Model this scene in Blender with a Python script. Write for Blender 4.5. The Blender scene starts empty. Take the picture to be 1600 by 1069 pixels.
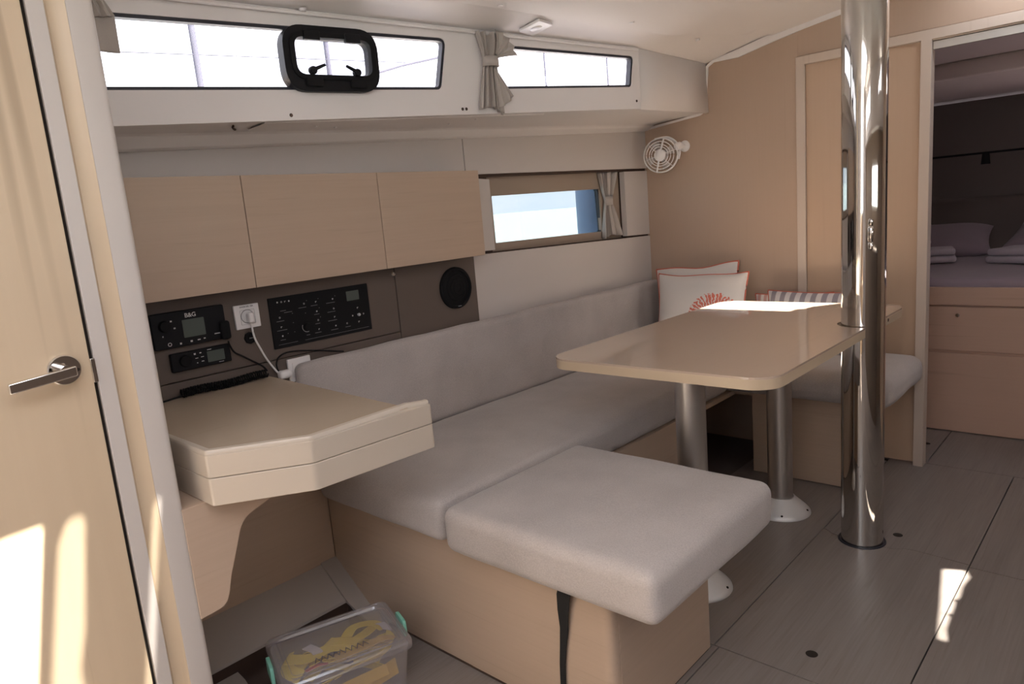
import bpy, bmesh, math, random
from mathutils import Vector, Matrix, noise
from mathutils.geometry import tessellate_polygon
PI = math.pi
random.seed(7)
S = bpy.context.scene
COL = S.collection

# ------------------------------------------------------------------ camera
yaw, pitch, roll = 0.753862, 0.18080143, -0.08501067
cy, sy, cp, sp = math.cos(yaw), math.sin(yaw), math.cos(pitch), math.sin(pitch)
fwd = Vector((-sy*cp, cy*cp, -sp)); rgt = Vector((cy, sy, 0)); upv = rgt.cross(fwd)
c, s = math.cos(roll), math.sin(roll)
r2 = c*rgt + s*upv; u2 = -s*rgt + c*upv
cam = bpy.data.cameras.new('camera'); co = bpy.data.objects.new('camera', cam); COL.objects.link(co)
cam.sensor_width = 36; cam.lens = 36*1105.47/1600; cam.clip_start = 0.02; cam.clip_end = 3000
co.matrix_world = Matrix(((r2.x, u2.x, -fwd.x, 0), (r2.y, u2.y, -fwd.y, 0), (r2.z, u2.z, -fwd.z, 1.22), (0, 0, 0, 1)))
S.camera = co

# ------------------------------------------------------------------ exposure, sky, sun
S.view_settings.view_transform = 'Standard'; S.view_settings.look = 'None'
S.view_settings.gamma = 1; S.view_settings.use_curve_mapping = False
S.view_settings.exposure = 0.40
SKY = 3.1
w = bpy.data.worlds.new('sky'); S.world = w; w.use_nodes = True
nt = w.node_tree; nt.nodes.clear()
def N(t, typ, **k):
    n = t.nodes.new(typ)
    for a, b in k.items(): setattr(n, a, b)
    return n
tc = N(nt, 'ShaderNodeTexCoord'); mp = N(nt, 'ShaderNodeMapping'); mp.inputs['Scale'].default_value = (1, 1, 3.5)
nz = N(nt, 'ShaderNodeTexNoise'); nz.inputs['Scale'].default_value = 3.0; nz.inputs['Detail'].default_value = 7; nz.inputs['Roughness'].default_value = .6
cr = N(nt, 'ShaderNodeValToRGB')
cr.color_ramp.elements[0].position = .30; cr.color_ramp.elements[0].color = (.76, .84, 1, 1)
cr.color_ramp.elements[1].position = .55; cr.color_ramp.elements[1].color = (1, .965, .985, 1)
bg = N(nt, 'ShaderNodeBackground'); bg.inputs['Strength'].default_value = SKY
ow = N(nt, 'ShaderNodeOutputWorld')
nt.links.new(tc.outputs['Generated'], mp.inputs['Vector']); nt.links.new(mp.outputs[0], nz.inputs['Vector'])
nt.links.new(nz.outputs['Fac'], cr.inputs[0]); nt.links.new(cr.outputs[0], bg.inputs['Color']); nt.links.new(bg.outputs[0], ow.inputs[0])

SUN = Vector((-.7, -.21, -1.0))
sl = bpy.data.lights.new('sun', 'SUN'); sl.energy = 34; sl.angle = math.radians(.6); sl.color = (1, .93, .80)
so = bpy.data.objects.new('sun', sl); COL.objects.link(so); so.location = (3, 0, 5)
so.rotation_euler = SUN.to_track_quat('-Z', 'Y').to_euler()
def portal(loc, normal, sx, sy_):
    l = bpy.data.lights.new('sky_portal', 'AREA'); l.shape = 'RECTANGLE'; l.size = sx; l.size_y = sy_
    l.cycles.is_portal = True
    o = bpy.data.objects.new('sky_portal', l); COL.objects.link(o); o.location = loc
    o.rotation_euler = Vector(normal).to_track_quat('-Z', 'Y').to_euler()

# ------------------------------------------------------------------ materials
def newmat(name):
    m = bpy.data.materials.new(name); m.use_nodes = True
    t = m.node_tree; b = t.nodes['Principled BSDF']; return m, t, b
def mat(name, col, rough=.5, metal=0, bump=0, bscale=200, spec=.5, var=0, vscale=3, coat=0):
    m, t, b = newmat(name)
    b.inputs['Base Color'].default_value = (*col, 1); b.inputs['Roughness'].default_value = rough
    b.inputs['Metallic'].default_value = metal; b.inputs['Specular IOR Level'].default_value = spec
    b.inputs['Coat Weight'].default_value = coat; b.inputs['Coat Roughness'].default_value = .15
    tcn = N(t, 'ShaderNodeTexCoord')
    n2 = N(t, 'ShaderNodeTexNoise'); n2.inputs['Scale'].default_value = vscale; n2.inputs['Detail'].default_value = 4
    t.links.new(tcn.outputs['Object'], n2.inputs['Vector'])
    mx = N(t, 'ShaderNodeMix', data_type='RGBA')
    v = max(var, .02)
    mx.inputs[6].default_value = (*[x*(1-v) for x in col], 1); mx.inputs[7].default_value = (*[min(1, x*(1+v)) for x in col], 1)
    t.links.new(n2.outputs['Fac'], mx.inputs[0]); t.links.new(mx.outputs[2], b.inputs['Base Color'])
    if bump:
        n1 = N(t, 'ShaderNodeTexNoise'); n1.inputs['Scale'].default_value = bscale; n1.inputs['Detail'].default_value = 3
        bp = N(t, 'ShaderNodeBump'); bp.inputs['Strength'].default_value = bump; bp.inputs['Distance'].default_value = .002
        t.links.new(tcn.outputs['Object'], n1.inputs['Vector']); t.links.new(n1.outputs['Fac'], bp.inputs['Height']); t.links.new(bp.outputs[0], b.inputs['Normal'])
    return m
def wood(name, c1, c2, axis=1, rough=.38, fine=90, coarse=7, contrast=.5, vein=55, lines=.10, bump=.05):
    """straight pale grain running along one axis, with a few darker veins"""
    m, t, b = newmat(name)
    tcn = N(t, 'ShaderNodeTexCoord')
    def nn(scale, stretch, det, dist=0):
        mpn = N(t, 'ShaderNodeMapping'); sc = [scale]*3; sc[axis] = scale*stretch; mpn.inputs['Scale'].default_value = sc
        q = N(t, 'ShaderNodeTexNoise'); q.inputs['Scale'].default_value = 1; q.inputs['Detail'].default_value = det; q.inputs['Distortion'].default_value = dist
        t.links.new(tcn.outputs['Object'], mpn.inputs[0]); t.links.new(mpn.outputs[0], q.inputs['Vector']); return q
    a = nn(coarse, .08, 3, .4); f = nn(fine, .03, 3); v = nn(vein, .03, 1, .3)
    mx = N(t, 'ShaderNodeMix', data_type='RGBA'); mx.inputs[6].default_value = (*c1, 1); mx.inputs[7].default_value = (*c2, 1)
    ma = N(t, 'ShaderNodeMath', operation='MULTIPLY_ADD'); ma.inputs[1].default_value = contrast*2; ma.inputs[2].default_value = .5-contrast
    add = N(t, 'ShaderNodeMath', operation='MULTIPLY_ADD'); add.inputs[1].default_value = .5
    t.links.new(f.outputs['Fac'], add.inputs[0]); 
    h = N(t, 'ShaderNodeMath', operation='MULTIPLY'); h.inputs[1].default_value = .5; t.links.new(a.outputs['Fac'], h.inputs[0]); t.links.new(h.outputs[0], add.inputs[2])
    t.links.new(add.outputs[0], ma.inputs[0]); t.links.new(ma.outputs[0], mx.inputs[0])
    rp = N(t, 'ShaderNodeValToRGB'); rp.color_ramp.elements[0].position = .27; rp.color_ramp.elements[0].color = (1-lines, 1-lines*1.1, 1-lines*1.2, 1)
    rp.color_ramp.elements[1].position = .36; rp.color_ramp.elements[1].color = (1, 1, 1, 1)
    t.links.new(v.outputs['Fac'], rp.inputs[0])
    mu = N(t, 'ShaderNodeMix', data_type='RGBA', blend_type='MULTIPLY'); mu.inputs[0].default_value = 1
    t.links.new(mx.outputs[2], mu.inputs[6]); t.links.new(rp.outputs[0], mu.inputs[7]); t.links.new(mu.outputs[2], b.inputs['Base Color'])
    b.inputs['Roughness'].default_value = rough
    bp = N(t, 'ShaderNodeBump'); bp.inputs['Strength'].default_value = bump; bp.inputs['Distance'].default_value = .001
    t.links.new(f.outputs['Fac'], bp.inputs['Height']); t.links.new(bp.outputs[0], b.inputs['Normal'])
    return m
def fabric(name, col, scale=520, bump=.5, var=.10):
    m, t, b = newmat(name)
    b.inputs['Roughness'].default_value = .95; b.inputs['Specular IOR Level'].default_value = .1
    b.inputs['Sheen Weight'].default_value = .25; b.inputs['Sheen Roughness'].default_value = .5
    tcn = N(t, 'ShaderNodeTexCoord')
    n1 = N(t, 'ShaderNodeTexNoise'); n1.inputs['Scale'].default_value = scale; n1.inputs['Detail'].default_value = 2; n1.inputs['Roughness'].default_value = .7
    n2 = N(t, 'ShaderNodeTexNoise'); n2.inputs['Scale'].default_value = 4; n2.inputs['Detail'].default_value = 4
    for n in (n1, n2): t.links.new(tcn.outputs['Object'], n.inputs['Vector'])
    ad = N(t, 'ShaderNodeMath', operation='ADD'); t.links.new(n1.outputs['Fac'], ad.inputs[0]); t.links.new(n2.outputs['Fac'], ad.inputs[1])
    rp = N(t, 'ShaderNodeMapRange'); rp.inputs['From Min'].default_value = .7; rp.inputs['From Max'].default_value = 1.3; t.links.new(ad.outputs[0], rp.inputs['Value'])
    mx = N(t, 'ShaderNodeMix', data_type='RGBA'); mx.inputs[6].default_value = (*[x*(1-var) for x in col], 1); mx.inputs[7].default_value = (*[x*(1+var) for x in col], 1)
    t.links.new(rp.outputs[0], mx.inputs[0]); t.links.new(mx.outputs[2], b.inputs['Base Color'])
    bp = N(t, 'ShaderNodeBump'); bp.inputs['Strength'].default_value = bump; bp.inputs['Distance'].default_value = .0012
    t.links.new(n1.outputs['Fac'], bp.inputs['Height']); t.links.new(bp.outputs[0], b.inputs['Normal'])
    return m
def glass(name, tint, gloss=.06):
    m = bpy.data.materials.new(name); m.use_nodes = True; t = m.node_tree; t.nodes.clear()
    tr = N(t, 'ShaderNodeBsdfTransparent'); tr.inputs[0].default_value = (*tint, 1)
    gl = N(t, 'ShaderNodeBsdfGlossy'); gl.inputs['Roughness'].default_value = .02
    mx = N(t, 'ShaderNodeMixShader'); mx.inputs[0].default_value = gloss
    o = N(t, 'ShaderNodeOutputMaterial')
    t.links.new(tr.outputs[0], mx.inputs[1]); t.links.new(gl.outputs[0], mx.inputs[2]); t.links.new(mx.outputs[0], o.inputs[0]); return m

M = {}
OAK1, OAK2 = (.475, .355, .265), (.59, .455, .35)
M['oak_h'] = wood('oak_horizontal', OAK1, OAK2, 1, lines=.05, vein=110)
M['oak_x'] = wood('oak_across', OAK1, OAK2, 0, lines=.05, vein=110)
M['oak_v'] = wood('oak_vertical', OAK1, OAK2, 2, fine=70)
M['oak_bulk'] = wood('oak_bulkhead', (.465, .345, .265), (.525, .395, .305), 2, contrast=.35, lines=.02, fine=120)
M['oak_door'] = wood('oak_door', (.58, .455, .315), (.68, .55, .395), 2, rough=.3, coarse=5, fine=50, lines=.28, vein=28)
M['oak_warm'] = wood('oak_sliding_door', (.52, .37, .265), (.58, .425, .31), 2, contrast=.35, lines=.02)
M['trimwood'] = wood('pale_trim_wood', (.58, .485, .41), (.62, .52, .445), 2, lines=.05, contrast=.3)
M['desk'] = mat('desk_edge_lacquer', (.58, .505, .42), .3, coat=.3, var=.03)
M['desktop'] = wood('desk_top_wood', (.53, .43, .33), (.58, .475, .37), 1, rough=.22, lines=.04, contrast=.3, bump=.02)
M['tabletop'] = wood('table_top_laminate', (.55, .43, .345), (.59, .465, .375), 1, rough=.07, lines=.02, contrast=.25, bump=.0)
M['tabletop'].node_tree.nodes['Principled BSDF'].inputs['Coat Weight'].default_value = .6
M['tabletop'].node_tree.nodes['Principled BSDF'].inputs['Coat Roughness'].default_value = .04
M['tableedge'] = mat('table_edge_band', (.60, .48, .34), .35, var=.03)
M['floor'] = wood('grey_floor_laminate', (.175, .152, .142), (.30, .265, .25), 1, rough=.34, fine=170, coarse=22, lines=.12, vein=130, contrast=.7, bump=.12)
M['gelcoat'] = mat('white_gelcoat', (.80, .765, .755), .42, var=.015)
M['liner'] = mat('headliner', (.86, .825, .81), .6, var=.02, bump=.05, bscale=500)
M['panel'] = mat('pale_wall_panel', (.62, .575, .55), .55, var=.02)
M['greywhite'] = mat('painted_partition', (.60, .555, .52), .4, var=.015)
M['brown'] = mat('taupe_panel', (.125, .097, .082), .55, var=.05)
M['taupe'] = mat('window_surround', (.36, .29, .235), .5, var=.04)
M['seat'] = fabric('linen_upholstery', (.475, .435, .42), 330, .8, .17)
M['bilge'] = mat('bilge_gelcoat', (.42, .38, .35), .5, var=.05)
M['black'] = mat('black_plastic', (.009, .009, .011), .45, var=.05, spec=.18)
M['matblack'] = mat('matt_black', (.010, .010, .011), .75, var=.05, spec=.18)
M['rubber'] = mat('black_seal', (.02, .02, .03), .5)
M['lcd'] = mat('lcd_screen', (.10, .12, .11), .2)
M['white'] = mat('white_plastic', (.84, .82, .82), .35)
M['chrome'] = mat('chrome', (.80, .79, .78), .06, 1)
M['polish'] = mat('polished_steel', (.63, .61, .58), .045, 1)
M['alu'] = mat('brushed_aluminium', (.62, .60, .58), .36, 1, bump=.03)
M['flange'] = mat('cast_aluminium_flange', (.78, .78, .79), .45, .35)
M['dark'] = mat('dark_gap', (.02, .014, .01), .9)
M['slot'] = mat('dark_brown_gap', (.06, .035, .025), .8)
M['curtain'] = fabric('grey_curtain_cloth', (.50, .455, .42), 900, .3)
M['cushion'] = fabric('white_cushion_cloth', (.74, .70, .67), 700, .4, .05)
M['coral'] = fabric('coral_piping', (.62, .17, .12), 700, .3)
M['strap'] = mat('black_webbing', (.012, .012, .013), .85, bump=.3, bscale=900)
M['bed'] = fabric('lilac_sheet', (.36, .295, .345), 500, .2, .04)
M['towel'] = fabric('pale_towel', (.60, .55, .62), 350, .9)
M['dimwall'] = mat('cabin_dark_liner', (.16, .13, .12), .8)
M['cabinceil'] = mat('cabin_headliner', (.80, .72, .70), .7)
M['print'] = mat('pale_print', (.55, .55, .55), .6)
M['dimprint'] = mat('grey_print', (.22, .22, .23), .6)
M['inkprint'] = mat('ink_print', (.12, .11, .12), .6)
M['yellow'] = mat('yellow_webbing', (.95, .70, .08), .75, bump=.4, bscale=500, var=.12, vscale=15)
M['oak_pink'] = wood('oak_berth_front', (.56, .37, .28), (.63, .43, .335), 0)
M['ochre'] = mat('shaded_yellow_webbing', (.70, .44, .06), .75, bump=.4, bscale=500, var=.12, vscale=15)  # darker copy of the yellow webbing, shading put into colour to part the straps
M['red'] = mat('red_tag', (.65, .10, .07), .6)
M['mint'] = mat('mint_clip', (.25, .62, .50), .4)
M['plaswhite'] = mat('white_cloth_tag', (.72, .68, .70), .7)
M['rope'] = mat('grey_rope', (.085, .087, .115), .9, spec=.1)
M['fender'] = mat('blue_fender', (.15, .21, .34), .5)
M['sea'] = mat('pale_sea', (.36, .42, .435), .3, bump=.6, bscale=6, var=.1, vscale=.05)
M['pane'] = glass('clear_acrylic', (.93, .93, .95)); M['hullpane'] = glass('tinted_acrylic', (.47, .51, .525), .05)
M['smoke'] = glass('sun_filter_acrylic', (.50, .50, .51), .05)
def plastic():
    m = bpy.data.materials.new('clear_box_plastic'); m.use_nodes = True; t = m.node_tree; t.nodes.clear()
    tr = N(t, 'ShaderNodeBsdfTransparent'); tr.inputs[0].default_value = (.97, .97, .98, 1)
    df = N(t, 'ShaderNodeBsdfTranslucent'); df.inputs[0].default_value = (.92, .90, .94, 1)
    d2 = N(t, 'ShaderNodeBsdfDiffuse'); d2.inputs[0].default_value = (.92, .90, .94, 1)
    gl = N(t, 'ShaderNodeBsdfGlossy'); gl.inputs['Roughness'].default_value = .15
    m0 = N(t, 'ShaderNodeMixShader'); m0.inputs[0].default_value = .5
    m1 = N(t, 'ShaderNodeMixShader'); m1.inputs[0].default_value = .20
    m2 = N(t, 'ShaderNodeMixShader'); m2.inputs[0].default_value = .10
    o = N(t, 'ShaderNodeOutputMaterial')
    t.links.new(df.outputs[0], m0.inputs[1]); t.links.new(d2.outputs[0], m0.inputs[2])
    t.links.new(tr.outputs[0], m1.inputs[1]); t.links.new(m0.outputs[0], m1.inputs[2])
    t.links.new(m1.outputs[0], m2.inputs[1]); t.links.new(gl.outputs[0], m2.inputs[2]); t.links.new(m2.outputs[0], o.inputs[0]); return m
M['boxplastic'] = plastic()

# ------------------------------------------------------------------ object helpers
W = {}
def obj(name, bm, m, parent=None, bevel=0, seg=3, smooth=True, local=False, sub=0):
    bm.normal_update()
    me = bpy.data.meshes.new(name)
    o = bpy.data.objects.new(name, me); COL.objects.link(o)
    if parent is None:
        if not local:
            xs = [v.co for v in bm.verts]
            cen = Vector(((min(v.x for v in xs)+max(v.x for v in xs))/2, (min(v.y for v in xs)+max(v.y for v in xs))/2, min(v.z for v in xs)))
            bmesh.ops.translate(bm, verts=bm.verts, vec=-cen); o.location = cen; W[o.name] = Matrix.Translation(cen)
        else: W[o.name] = Matrix.Identity(4)
    else:
        o.parent = parent; W[o.name] = W[parent.name]
        if not local: bmesh.ops.transform(bm, matrix=W[parent.name].inverted(), verts=bm.verts)
    bmesh.ops.recalc_face_normals(bm, faces=bm.faces) if not bm.faces or len(bm.faces) > 2 else None
    bm.to_mesh(me); bm.free(); me.materials.append(M[m])
    if smooth:
        for p in me.polygons: p.use_smooth = True
        try: me.set_sharp_from_angle(angle=math.radians(38))
        except Exception: pass
    if bevel:
        b = o.modifiers.new('bevel', 'BEVEL'); b.width = bevel; b.segments = seg; b.limit_method = 'ANGLE'; b.angle_limit = math.radians(40)
        b.harden_normals = False
    return o
def tag(o, label, cat, group=None, kind=None):
    o['label'] = label; o['category'] = cat
    if group: o['group'] = group
    if kind: o['kind'] = kind
    return o
def st(o, label, cat='wall'): return tag(o, label, cat, None, 'structure')
def thing(name, label, cat, loc=(0, 0, 0), rot=(0, 0, 0), group=None, kind=None):
    o = bpy.data.objects.new(name, None); COL.objects.link(o); o.empty_display_size = .05
    o.location = loc; o.rotation_euler = rot
    from mathutils import Euler
    W[o.name] = Matrix.Translation(Vector(loc)) @ Euler(rot).to_matrix().to_4x4()
    return tag(o, label, cat, group, kind)
def dup(o, parent=None, loc=None, rot=None, label=None):
    c_ = o.copy(); COL.objects.link(c_); c_.parent = parent
    W[c_.name] = W[o.name]
    if loc is not None: c_.location = loc
    if rot is not None: c_.rotation_euler = rot
    if label: c_['label'] = label
    for ch in list(o.children): dup(ch, c_)
    return c_

# ------------------------------------------------------------------ mesh helpers
def box(x0, x1, y0, y1, z0, z1, bm=None):
    bm = bm or bmesh.new()
    r = bmesh.ops.create_cube(bm, size=1)
    for v in r['verts']:
        v.co = Vector(((x0+x1)/2+v.co.x*(x1-x0), (y0+y1)/2+v.co.y*(y1-y0), (z0+z1)/2+v.co.z*(z1-z0)))
    return bm
def plate(outer, holes, O, U, V, th, bm=None):
    """flat plate of 2-D outline with holes; front at plane (O,U,V), body extends th against U x V"""
    bm = bm or bmesh.new()
    O, U, V = Vector(O), Vector(U), Vector(V); Nn = U.cross(V).normalized()
    loops = [outer]+list(holes)
    tris = tessellate_polygon([[Vector((p[0], p[1], 0)) for p in l] for l in loops])
    flat = [p for l in loops for p in l]
    f = [bm.verts.new(O+U*p[0]+V*p[1]) for p in flat]; b = [bm.verts.new(O+U*p[0]+V*p[1]-Nn*th) for p in flat]
    if not holes:
        bm.faces.new(f); bm.faces.new(b[::-1])
    else:
        for t in tris:
            try: bm.faces.new([f[i] for i in t]); bm.faces.new([b[i] for i in t[::-1]])
            except ValueError: pass
    k = 0
    for l in loops:
        n = len(l)
        for i in range(n):
            j = (i+1) % n; bm.faces.new((f[k+i], f[k+j], b[k+j], b[k+i]))
        k += n
    return bm
def rrect(x0, x1, y0, y1, r, n=6):
    out = []
    for cx, cy_, a0 in ((x1-r, y0+r, -90), (x1-r, y1-r, 0), (x0+r, y1-r, 90), (x0+r, y0+r, 180)):
        for i in range(n+1):
            a = math.radians(a0+90*i/n); out.append((cx+r*math.cos(a), cy_+r*math.sin(a)))
    return out
def rpoly(pts, r, n=5):
    out = []; m = len(pts); rs = r if isinstance(r, (list, tuple)) else [r]*m
    for i in range(m):
        p0, p, p1 = Vector(pts[i-1]), Vector(pts[i]), Vector(pts[(i+1) % m]); rr = rs[i]
        if rr <= 0: out.append(tuple(p)); continue
        a = (p0-p).normalized(); b = (p1-p).normalized(); ang = a.angle(b); d = rr/math.tan(ang/2)
        s0 = p+a*d; s1 = p+b*d
        for k in range(n+1):
            t = k/n; q = (1-t)**2*s0+2*t*(1-t)*p+t*t*s1; out.append((q.x, q.y))
    return out
def prism(pts, z0, z1, bm=None): return plate(pts, [], (0, 0, z1), (1, 0, 0), (0, 1, 0), z1-z0, bm)
def cyl(p0, p1, r0, r1=None, n=24, bm=None, caps=True):
    bm = bm or bmesh.new(); r1 = r0 if r1 is None else r1
    p0, p1 = Vector(p0), Vector(p1); d = (p1-p0); q = d.normalized().to_track_quat('Z', 'Y')
    A = [bm.verts.new(p0+q@Vector((r0*math.cos(2*PI*i/n), r0*math.sin(2*PI*i/n), 0))) for i in range(n)]
    B = [bm.verts.new(p1+q@Vector((r1*math.cos(2*PI*i/n), r1*math.sin(2*PI*i/n), 0))) for i in range(n)]
    for i in range(n): bm.faces.new((A[i], A[(i+1) % n], B[(i+1) % n], B[i]))
    if caps: bm.faces.new(A[::-1]); bm.faces.new(B)
    return bm
def lathe(prof, p, axis=(0, 0, 1), n=32, bm=None):
    bm = bm or bmesh.new(); q = Vector(axis).normalized().to_track_quat('Z', 'Y'); p = Vector(p); rings = []
    for r, h in prof:
        if r < 1e-6: rings.append([bm.verts.new(p+q@Vector((0, 0, h)))])
        else: rings.append([bm.verts.new(p+q@Vector((r*math.cos(2*PI*i/n), r*math.sin(2*PI*i/n), h))) for i in range(n)])
    for a, b in zip(rings, rings[1:]):
        for i in range(n):
            j = (i+1) % n
            f = [a[i % len(a)], a[j % len(a)], b[j % len(b)], b[i % len(b)]]
            g = []
            for v in f:
                if v not in g: g.append(v)
            if len(g) > 2: bm.faces.new(g)
    return bm
def smoothpath(pts, n=8, closed=False):
    P = [Vector(p) for p in pts]; m = len(P); out = []
    rng = range(m if closed else m-1)
    for i in rng:
        p0 = P[(i-1) % m] if (closed or i > 0) else P[0]; p1 = P[i]; p2 = P[(i+1) % m]; p3 = P[(i+2) % m] if (closed or i+2 < m) else P[-1]
        for k in range(n):
            t = k/n
            out.append(.5*((2*p1)+(p2-p0)*t+(2*p0-5*p1+4*p2-p3)*t*t+(3*p1-p0-3*p2+p3)*t**3))
    if not closed: out.append(P[-1])
    return out
def tube(pts, r, n=8, closed=False, bm=None, smooth=6):
    bm = bm or bmesh.new()
    P = smoothpath(pts, smooth, closed) if smooth else [Vector(p) for p in pts]
    m = len(P); rings = []; up = Vector((0, 0, 1))
    for i in range(m):
        a = P[(i-1) % m] if (closed or i > 0) else P[i]; b = P[(i+1) % m] if (closed or i < m-1) else P[i]
        t = (b-a).normalized(); 
        x = up.cross(t)
        if x.length < .1: x = Vector((1, 0, 0)).cross(t)
        x.normalize(); y = t.cross(x)
        rings.append([bm.verts.new(P[i]+x*r*math.cos(2*PI*k/n)+y*r*math.sin(2*PI*k/n)) for k in range(n)])
    for i in range(m if closed else m-1):
        A, B = rings[i], rings[(i+1) % m]
        for k in range(n): bm.faces.new((A[k], A[(k+1) % n], B[(k+1) % n], B[k]))
    if not closed: bm.faces.new(rings[0][::-1]); bm.faces.new(rings[-1])
    return bm
def rbox(cx, cy_, cz, hx, hy, hz, r, puff=0, wob=.0, nseg=10, rs=4, seed=0, puffside=0):
    """upholstered block: rounded box with domed faces and slightly uneven surface"""
    def axis(h):
        a = [-h+r*(1-math.cos(PI/2*i/rs)) for i in range(rs)]
        inner = [-(h-r)+2*(h-r)*i/nseg for i in range(nseg+1)]
        return a+inner+[-v for v in a[::-1]]
    X, Y, Z = axis(hx), axis(hy), axis(hz) if hz > r*1.02 else axis(hz*1.0)
    bm = bmesh.new(); cache = {}
    def vert(i, j, k):
        key = (i, j, k)
        if key in cache: return cache[key]
        p = Vector((X[i], Y[j], Z[k])); inn = Vector((max(-hx+r, min(hx-r, p.x)), max(-hy+r, min(hy-r, p.y)), max(-hz+r, min(hz-r, p.z))))
        d = p-inn
        if d.length > 1e-9: p = inn+d.normalized()*r
        ux, uy, uz = p.x/hx, p.y/hy, p.z/hz
        p.z += puff*max(0, (1-ux**4))*max(0, (1-uy**4))*(1 if uz > 0 else -.2)*abs(uz)
        p.x += puffside*(1-uz*uz)*(1-uy**4)*math.copysign(1, ux)*abs(ux)**6
        p.y += puffside*(1-uz*uz)*(1-ux**4)*math.copysign(1, uy)*abs(uy)**6
        p += Vector((cx, cy_, cz))
        if wob: 
            q = noise.noise_vector(p*6+Vector((seed*7, 0, 0))); p += q*wob
        cache[key] = bm.verts.new(p); return cache[key]
    nx, ny, nz_ = len(X), len(Y), len(Z)
    for i in range(nx-1):
        for j in range(ny-1):
            bm.faces.new([vert(a, b, 0) for a, b in ((i, j), (i, j+1), (i+1, j+1), (i+1, j))])
            bm.faces.new([vert(a, b, nz_-1) for a, b in ((i, j), (i+1, j), (i+1, j+1), (i, j+1))])
    for i in range(nx-1):
        for k in range(nz_-1):
            bm.faces.new([vert(a, 0, b) for a, b in ((i, k), (i+1, k), (i+1, k+1), (i, k+1))])
            bm.faces.new([vert(a, ny-1, b) for a, b in ((i, k), (i, k+1), (i+1, k+1), (i+1, k))])
    for j in range(ny-1):
        for k in range(nz_-1):
            bm.faces.new([vert(0, a, b) for a, b in ((j, k), (j, k+1), (j+1, k+1), (j+1, k))])
            bm.faces.new([vert(nx-1, a, b) for a, b in ((j, k), (j+1, k), (j+1, k+1), (j, k+1))])
    return bm
def seamloop(cx, cy_, z, hx, hy, r, rad=.0016):
    pts = [(cx+a, cy_+b, z) for a, b in rrect(-hx, hx, -hy, hy, r, 5)]
    return tube(pts, rad, 5, True, None, 0)
def textmesh(txt, size, O, U, V, ext=.0004, align='CENTER', bold=0):
    cu = bpy.data.curves.new('t', 'FONT'); cu.body = txt; cu.size = size; cu.align_x = align; cu.align_y = 'CENTER'; cu.extrude = ext; cu.offset = bold
    o = bpy.data.objects.new('t', cu); COL.objects.link(o)
    dg = bpy.context.evaluated_depsgraph_get(); me = bpy.data.meshes.new_from_object(o.evaluated_get(dg))
    bm = bmesh.new(); bm.from_mesh(me); bpy.data.objects.remove(o); bpy.data.curves.remove(cu); bpy.data.meshes.remove(me)
    U, V = Vector(U), Vector(V); Nn = U.cross(V)
    mt = Matrix(((U.x, V.x, Nn.x, O[0]), (U.y, V.y, Nn.y, O[1]), (U.z, V.z, Nn.z, O[2]), (0, 0, 0, 1)))
    bmesh.ops.transform(bm, matrix=mt, verts=bm.verts); return bm

# ================================================================== STRUCTURE
YB = 3.27          # forward bulkhead
XH = -2.01         # hull side lining
XP = -1.45         # aft partition
XC = -.45          # centreline
def lerp(a, b, t): return a+(b-a)*t
def coachx(y): return -1.83+.28*(y-.66)/1.84 if y <= 2.5 else lerp(-1.55, -1.655, (y-2.5)/.77)
def zbot(y): return 1.495+.08*(y-.66)/1.84 if y <= 2.5 else lerp(1.575, 1.608, (y-2.5)/.77)
def ztop(y): return 1.797 if y <= 2.5 else lerp(1.797, 1.828, (y-2.5)/.77)
def zpan(y): return lerp(1.457, 1.571, (y-.73)/2.54)
def ceilz(x, y):
    xc = coachx(y); xx = x if x <= XC else 2*XC-x
    t = (xx-xc)/(XC-xc); t = max(0, min(1, t)); return ztop(y)+.155*(2*t-t*t)

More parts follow.
